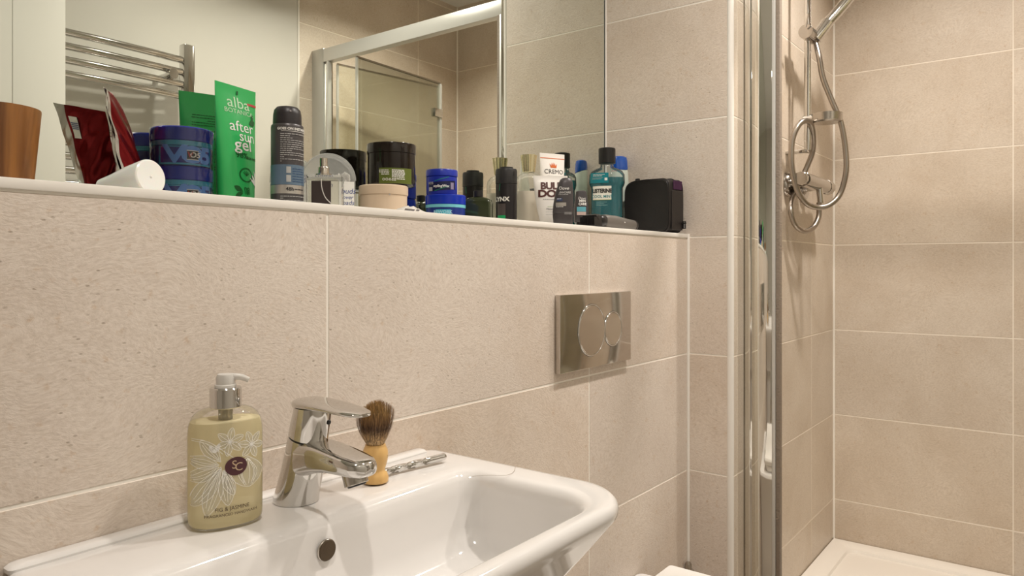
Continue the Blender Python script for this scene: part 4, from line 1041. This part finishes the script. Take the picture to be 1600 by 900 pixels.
# white tube with bold brown lettering
bd = thing('moisturiser_tube', 'shorter white squeeze tube with bold dark brown lettering before the lotion bottle', 'tube', (1.3480, .920, ZS), face(1.352, .925, 6))
pb = [(.012, .0225, .0175, 2), (.024, .0255, .0185, 2), (.05, .0310, .0170, 2), (.085, .0360, .0110, 2), (.105, .0378, .0045, 2), (.112, .0384, .0014, 2.2), (.118, .0384, .0010, 2.5)]
squeeze('tube_body', bd, pb, Mwt); lathe('cap', [(.018, 0), (.0195, .001), (.020, .011), (.0205, .0125), (.001, .0128)], M['white_p'], bd, 36, sy=.85)
mb = tmap(pb); Mbn = pbr('dark_brown_print', (.075, .018, .014), .45)
text('lettering', 'BULL', .0215, mb, Mbn, bd, x=.0010, z=.0940, sx=1.05, off=.0009, space=.92)
text('lettering', 'DOG', .0215, mb, Mbn, bd, x=.0010, z=.0765, sx=1.25, off=.0009, space=.92)
dashes('small_print', [.0645], -.018, .024, mb, M['print_g'], bd, .0016, 3)
text('lettering', 'Moisturiser', .0060, mb, M['print_k'], bd, x=.0030, z=.0425)
dashes('small_print', [.0480], -.008, .014, mb, pbr('pale_green_rule', (.35, .50, .25), .5), bd, .001, 4); dashes('small_print', [.0365, .0305], -.012, .018, mb, M['print_g'], bd, .0007, 9)

# dove style roll-on, leaning body
Mgd = pbr('graphite_plastic', (.065, .058, .060), .36, metal=.25)
d1 = thing('roll_on_deodorant', 'grey roll-on deodorant with tapered top in front of the white tubes', 'deodorant', (1.3200, .868, ZS), face(1.32, .868, 2))
def dring(z, a, b, dx=0): return [(x+dx, y, zz) for x, y, zz in disc_ring(0, 0, z, a, b, 44, 2.6)]
rings('cap_base', [dring(0, .0190, .0135), dring(.0015, .0202, .0145), dring(.022, .0222, .0160), dring(.0300, .0225, .0162)], pbr('dark_graphite_cap', (.042, .036, .037), .36), d1)
rings('bottle_body', [dring(.0302, .0222, .0160), dring(.0315, .0226, .0163), dring(.050, .0220, .0158, .0008), dring(.075, .0195, .0140, .003), dring(.095, .0155, .0115, .0055), dring(.1030, .0125, .0095, .0065), dring(.1060, .0090, .007, .007), dring(.1070, .004, .003, .007)], Mgd, d1)
def md(x, z):
    a = .0222-.0075*max(0, (z-.045)/.055)**1.3; b = a*.72; dx = .007*max(0, (z-.04)/.065); q = max(0, 1-abs(min(1, abs(x-dx)/a))**2.6)
    return (x, -(b*q**(1/2.6)+.0008), z)
for z in (.0295, .0318, .0342): pass
text('lettering', 'Dove', .0100, md, M['print_w'], d1, x=.0010, z=.0830, shear=.25)
text('lettering', 'MEN+CARE', .0058, md, M['print_g'], d1, x=.0010, z=.0740, off=.0002); dashes('small_print', [.0700], -.010, .011, md, M['print_g'], d1, .001, 2)
patch('blue_patch', -.014, -.002, .0555, .0625, md, pbr('slate_blue_print', (.035, .05, .11), .4), d1, 4, 1); patch('silver_patch', -.016, .006, .0450, .0525, md, pbr('pale_metal_print', (.40, .37, .33), .35, metal=.5), d1, 6, 1)
dashes('small_print', [.0605], -.0135, -.004, lambda x, z: (lambda p: (p[0], p[1]-.0003, p[2]))(md(x, z)), M['print_w'], d1, .001, 2); dashes('small_print', [.0435], -.0150, .000, md, M['print_w'], d1, .001, 4)
strokes('grip_lines', [[(.002+.004*k, .0280+.0018*q) for k in range(5)] for q in range(3)], .0006, lambda x, z: (x, -(.0163*max(0, 1-(abs(x)/.0226)**2.6)**(1/2.6)+.0006), z), M['print_g'], d1)
# second smaller grey bottle
d2 = thing('body_wash_bottle', 'small grey bottle with a turquoise patch half hidden behind the roll-on deodorant', 'bottle', (1.4530, .905, ZS), face(1.453, .905, 10))
rings('bottle_body', [dring(.0185, .0165, .0120), dring(.0200, .0172, .0125), dring(.050, .0170, .0120), dring(.080, .0140, .0090, .000), dring(.0900, .0120, .007), dring(.0925, .008, .004)], Mgd, d2)
lathe('cap', [(.0100, 0), (.0112, .001), (.0118, .017), (.0110, .0183), (.001, .0183)], M['black'], d2, 32)
def me2(x, z):
    a = .0171-.004*max(0, (z-.05)/.04); b = .0123-.004*max(0, (z-.05)/.04); q = max(0, 1-min(1, abs(x)/a)**2.6); return (x, -(b*q**(1/2.6)+.0008), z)
text('lettering', 'Dove', .0080, me2, M['print_w'], d2, x=-.0005, z=.0740, shear=.25); text('lettering', 'MEN\nCARE', .0075, me2, M['print_w'], d2, x=.0010, z=.0640, off=.0003)
patch('turquoise_patch', -.012, .009, .0430, .0540, me2, pbr('turquoise_print', (.12, .38, .46), .4), d2, 5, 1); patch('pale_patch', -.012, .009, .0350, .0425, me2, pbr('blush_print', (.55, .42, .38), .4), d2, 5, 1)

# head-and-shoulders type shampoo
hsx = thing('shampoo_bottle', 'white shampoo bottle with a bright blue cap behind the black bag', 'bottle', (1.7500, .970, ZS), face(1.75, .97, 30))
rings('bottle_body', [disc_ring(0, 0, 0, .026, .0165, 44, 2.2), disc_ring(0, 0, .003, .0285, .0185, 44, 2.2), disc_ring(0, 0, .06, .0290, .0185, 44, 2.2), disc_ring(0, 0, .13, .0285, .0180, 44, 2.2), disc_ring(0, 0, .172, .0255, .0180, 44, 2.2, tilt=.25), disc_ring(0, 0, .180, .0240, .0172, 44, 2.2, tilt=.3)], pbr('pale_mint_bottle', (.66, .72, .64), .3), hsx)
rings('cap', [disc_ring(0, 0, .181, .0245, .0176, 44, 2.2, tilt=.3), disc_ring(0, 0, .186, .0248, .0180, 44, 2.2, tilt=.25), disc_ring(0, 0, .202, .0235, .0170, 44, 2.2, tilt=.1), disc_ring(0, 0, .210, .0210, .0150, 44, 2.3), disc_ring(0, 0, .213, .016, .011, 44, 2.3)], pbr('cobalt_cap', (.010, .085, .42), .18, coat=.5), hsx)

# mouthwash
Mmw = liq_thin('teal_mouthwash', (.10, .72, .80), (.008, .42, .52), .55)
mw_ = thing('mouthwash_bottle', 'large teal mouthwash bottle with black cap beside the black bag', 'bottle', (1.6680, .960, ZS), face(1.668, .960, -4))
def wr_(z, a, b=None): return disc_ring(0, 0, z, a, b or a*.62, 52, 3.2)
body = [wr_(0, .038), wr_(.002, .0405), wr_(.008, .0412), (wr_(.085, .0405)), wr_(.120, .0405), wr_(.126, .0440), wr_(.133, .0460), wr_(.154, .0455), wr_(.163, .0400, .0250), wr_(.169, .0290, .0215), wr_(.172, .0200, .0185), wr_(.175, .0170, .0170), wr_(.184, .0165, .0165)]
lvl = .146
rings('liquid', [[(x*.975, y*.97, z) for x, y, z in r] for r in body if r[0][2] <= .14][1:]+[[(x*.975, y*.97, lvl) for x, y, z in wr_(lvl, .0457)]], Mmw, mw_, ang=50)
rings('bottle_shell', body, thin_clear('mouthwash_bottle_plastic', (.93, .96, .95), 1.0, .03, .06), mw_, ang=50, cap1=False)
rs = []
for r, z in [(.0205, .1835), (.0215, .1843), (.0215, .2225), (.0195, .2240), (.001, .2242)]:
    rs.append([(r*(1+.018*(k % 2) if r > .0196 else r)*cos(2*pi*k/72) if r > .0196 else r*cos(2*pi*k/72), r*(1+.018*(k % 2))*sin(2*pi*k/72) if r > .0196 else r*sin(2*pi*k/72), z) for k in range(72)])
rings('cap', rs, M['black'], mw_, ang=50)
def fr_(a, e=.0007, p=3.2, bb=.62): return lambda x, z: (x, -(a*bb*max(0, 1-min(1, abs(x)/a)**p)**(1/p)+e), z)
m1 = fr_(.0412); m12 = fr_(.0412, .0013); mu = fr_(.0462, .0010); mu2 = fr_(.0462, .0016)
patch('white_label', -.0350, .0130, .0880, .1235, m1, pbr('ivory_label', (.78, .76, .68), .45), mw_, 14, 2)
Mtl = pbr('teal_print', (.01, .20, .22), .4)
text('lettering', 'LISTERINE', .0140, m12, M['print_k'], mw_, x=-.0110, z=.1105, sx=.84, off=.0006, space=.95)
text('lettering', 'COOL MINT', .0098, m12, Mtl, mw_, x=-.0110, z=.0960, sx=1.0, off=.0001)
strokes('label_edge', [[(-.035+.012*k, .0880) for k in range(5)]], .0008, m12, pbr('yellow_print', (.62, .58, .12), .5), mw_)
patch('teal_label', -.0410, .0060, .1310, .1570, mu, pbr('teal_label', (.006, .20, .24), .35), mw_, 12, 2)
dashes('label_print', [.1525, .1490], -.034, -.004, mu2, M['print_w'], mw_, .0012, 2); dashes('label_print', [.1440, .1410], -.036, -.008, mu2, M['print_g'], mw_, .0009, 2); patch('white_cross', -.004, .003, .1370, .1440, mu2, M['print_w'], mw_, 2, 1)
dashes('small_print', [.0820, .0780, .0740], -.026, .003, m1, pbr('aqua_print', (.25, .55, .55), .5), mw_, .0009, 7); patch('white_mark', .002, .010, .0255, .0320, m1, M['print_w'], mw_, 3, 1); dashes('small_print', [.0290], .011, .022, m1, M['print_w'], mw_, .0016, 5)
strokes('red_script', [[(.0130, .1590), (.016, .1630), (.0185, .1600), (.0215, .1625), (.0245, .1605), (.027, .1625)]], .0007, fr_(.0445, .0006), Mlred, mw_)

# beard trimmer lying at the ledge front
tm = thing('hair_trimmer', 'grey cordless hair trimmer lying on the ledge below the mouthwash', 'trimmer', (1.4600, .8350, ZS), R(-3))
def xsec(x, zc, hy, hz, n=28, p=2.6):
    out = []
    for k in range(n):
        t = 2*pi*k/n; ct, st = cos(t), sin(t)
        out.append((x, hy*math.copysign(abs(ct)**(2/p), ct), zc+hz*math.copysign(abs(st)**(2/p), st)))
    return out
rings('trimmer_body', [xsec(-.030, .0185, .0150, .0125), xsec(-.020, .0188, .0165, .0145), xsec(.02, .0175, .0172, .0150), xsec(.06, .0150, .0165, .0138), xsec(.095, .0140, .0155, .0125), xsec(.108, .0135, .0125, .0105), xsec(.112, .0133, .008, .007)], pbr('warm_grey_plastic', (.14, .125, .11), .45, metal=.1), tm)
rings('trimmer_collar', [xsec(-.052, .0175, .0155, .0115), xsec(-.050, .0178, .0165, .0128), xsec(-.032, .0182, .0170, .0140), xsec(-.0302, .0182, .0160, .0130)], M['black'], tm)
hd_ = rings('comb_head', [xsec(-.078, .0250, .0190, .0040, p=4), xsec(-.072, .0230, .0195, .0085, p=4), xsec(-.056, .0190, .0175, .0130, p=4), xsec(-.0525, .0180, .0150, .0115, p=4)], M['black'], tm)
bm = bmesh.new()
for k in range(11): box_bm(bm, -.088, -.058, -.019+k*.0036, -.0172+k*.0036, .0060, .0245)
o = from_bm('comb_teeth', bm, M['black'], tm, False)
cyl('power_light', (.04, -.0170, .0175), (.04, -.0178, .0178), .0014, M['print_w'], tm)
rings('end_ring', [xsec(.0990, .0138, .0156, .0127), xsec(.1015, .0138, .0156, .0127)], M['black'], tm)
ch = cyl('copper_ring', (.112, 0, .0125), (.117, 0, .012), .006, pbr('copper', (.45, .20, .09), .3, metal=1), tm)

# black toiletry bag
Mbag = noise_bump(pbr('black_nylon', (.014, .011, .010), .55), 500, .35, .0006); Mbl = pbr('black_leather', (.020, .016, .015), .38)
bg = thing('toiletry_bag', 'black zipped toiletry bag standing against the tiled wall at the ledge end', 'bag', (1.7380, .8620, ZS), R(-9))
def brg(x, s, n=48):
    hy, hz = .0700*s[0], .0700*s[1]; out = []
    for k in range(n):
        t = 2*pi*k/n; ct, st = cos(t), sin(t); p = 6.5
        y = hy*math.copysign(abs(ct)**(2/p), ct); z = hz*math.copysign(abs(st)**(2/p), st)
        z2 = z*(1-.05*(y/.07 if y > 0 else 0)) if z > 0 else z
        out.append((x+.002*sin(y*50+1)*(z/.07), y, .0702+z2+.0015*sin(y*60)*(z > 0)))
    return out
rings('bag_body', [brg(-.030, (.90, .88)), brg(-.0315, (.95, .94)), brg(-.028, (.985, .985)), brg(-.020, (1, 1)), brg(.020, (1, 1)), brg(.028, (.985, .985)), brg(.0315, (.95, .94)), brg(.030, (.90, .88))], Mbag, bg, ang=60)
for x in (-.0285, .0285):
    tube('piping', [(x*1.03, p[1]*1.004, p[2]) for p in brg(0, (.985, .985))]+[(x*1.03, brg(0, (.985, .985))[0][1]*1.004, brg(0, (.985, .985))[0][2])], .0015, Mbl, bg, 8)
box('side_panel', -.0225, .0250, -.0722, -.0690, .008, .108, Mbl, bg, .001)
box('purple_lining', -.014, .0235, -.0716, -.0690, .1100, .1330, pbr('purple_lining', (.045, .008, .045), .6), bg, .001)
tg = box('side_tag', .0255, .0285, -.0800, -.0690, .012, .032, M['black'], bg, .0005)
box('tag_stitch', .0250, .0254, -.0785, -.0750, .014, .030, pbr('grey_thread', (.3, .29, .28), .6), tg)
box('zip_pull', .0180, .0215, -.0860, -.0725, .0245, .0275, Mbl, bg, .0005)
tube('zip', [(0, p[1]*1.01, p[2]*1.003+.0002) for p in brg(0, (1, 1))[:25]], .0012, M['black'], bg, 8)
box('zip_pull', -.002, .004, .045, .058, .1400, .1490, M['black'], bg, .0015)
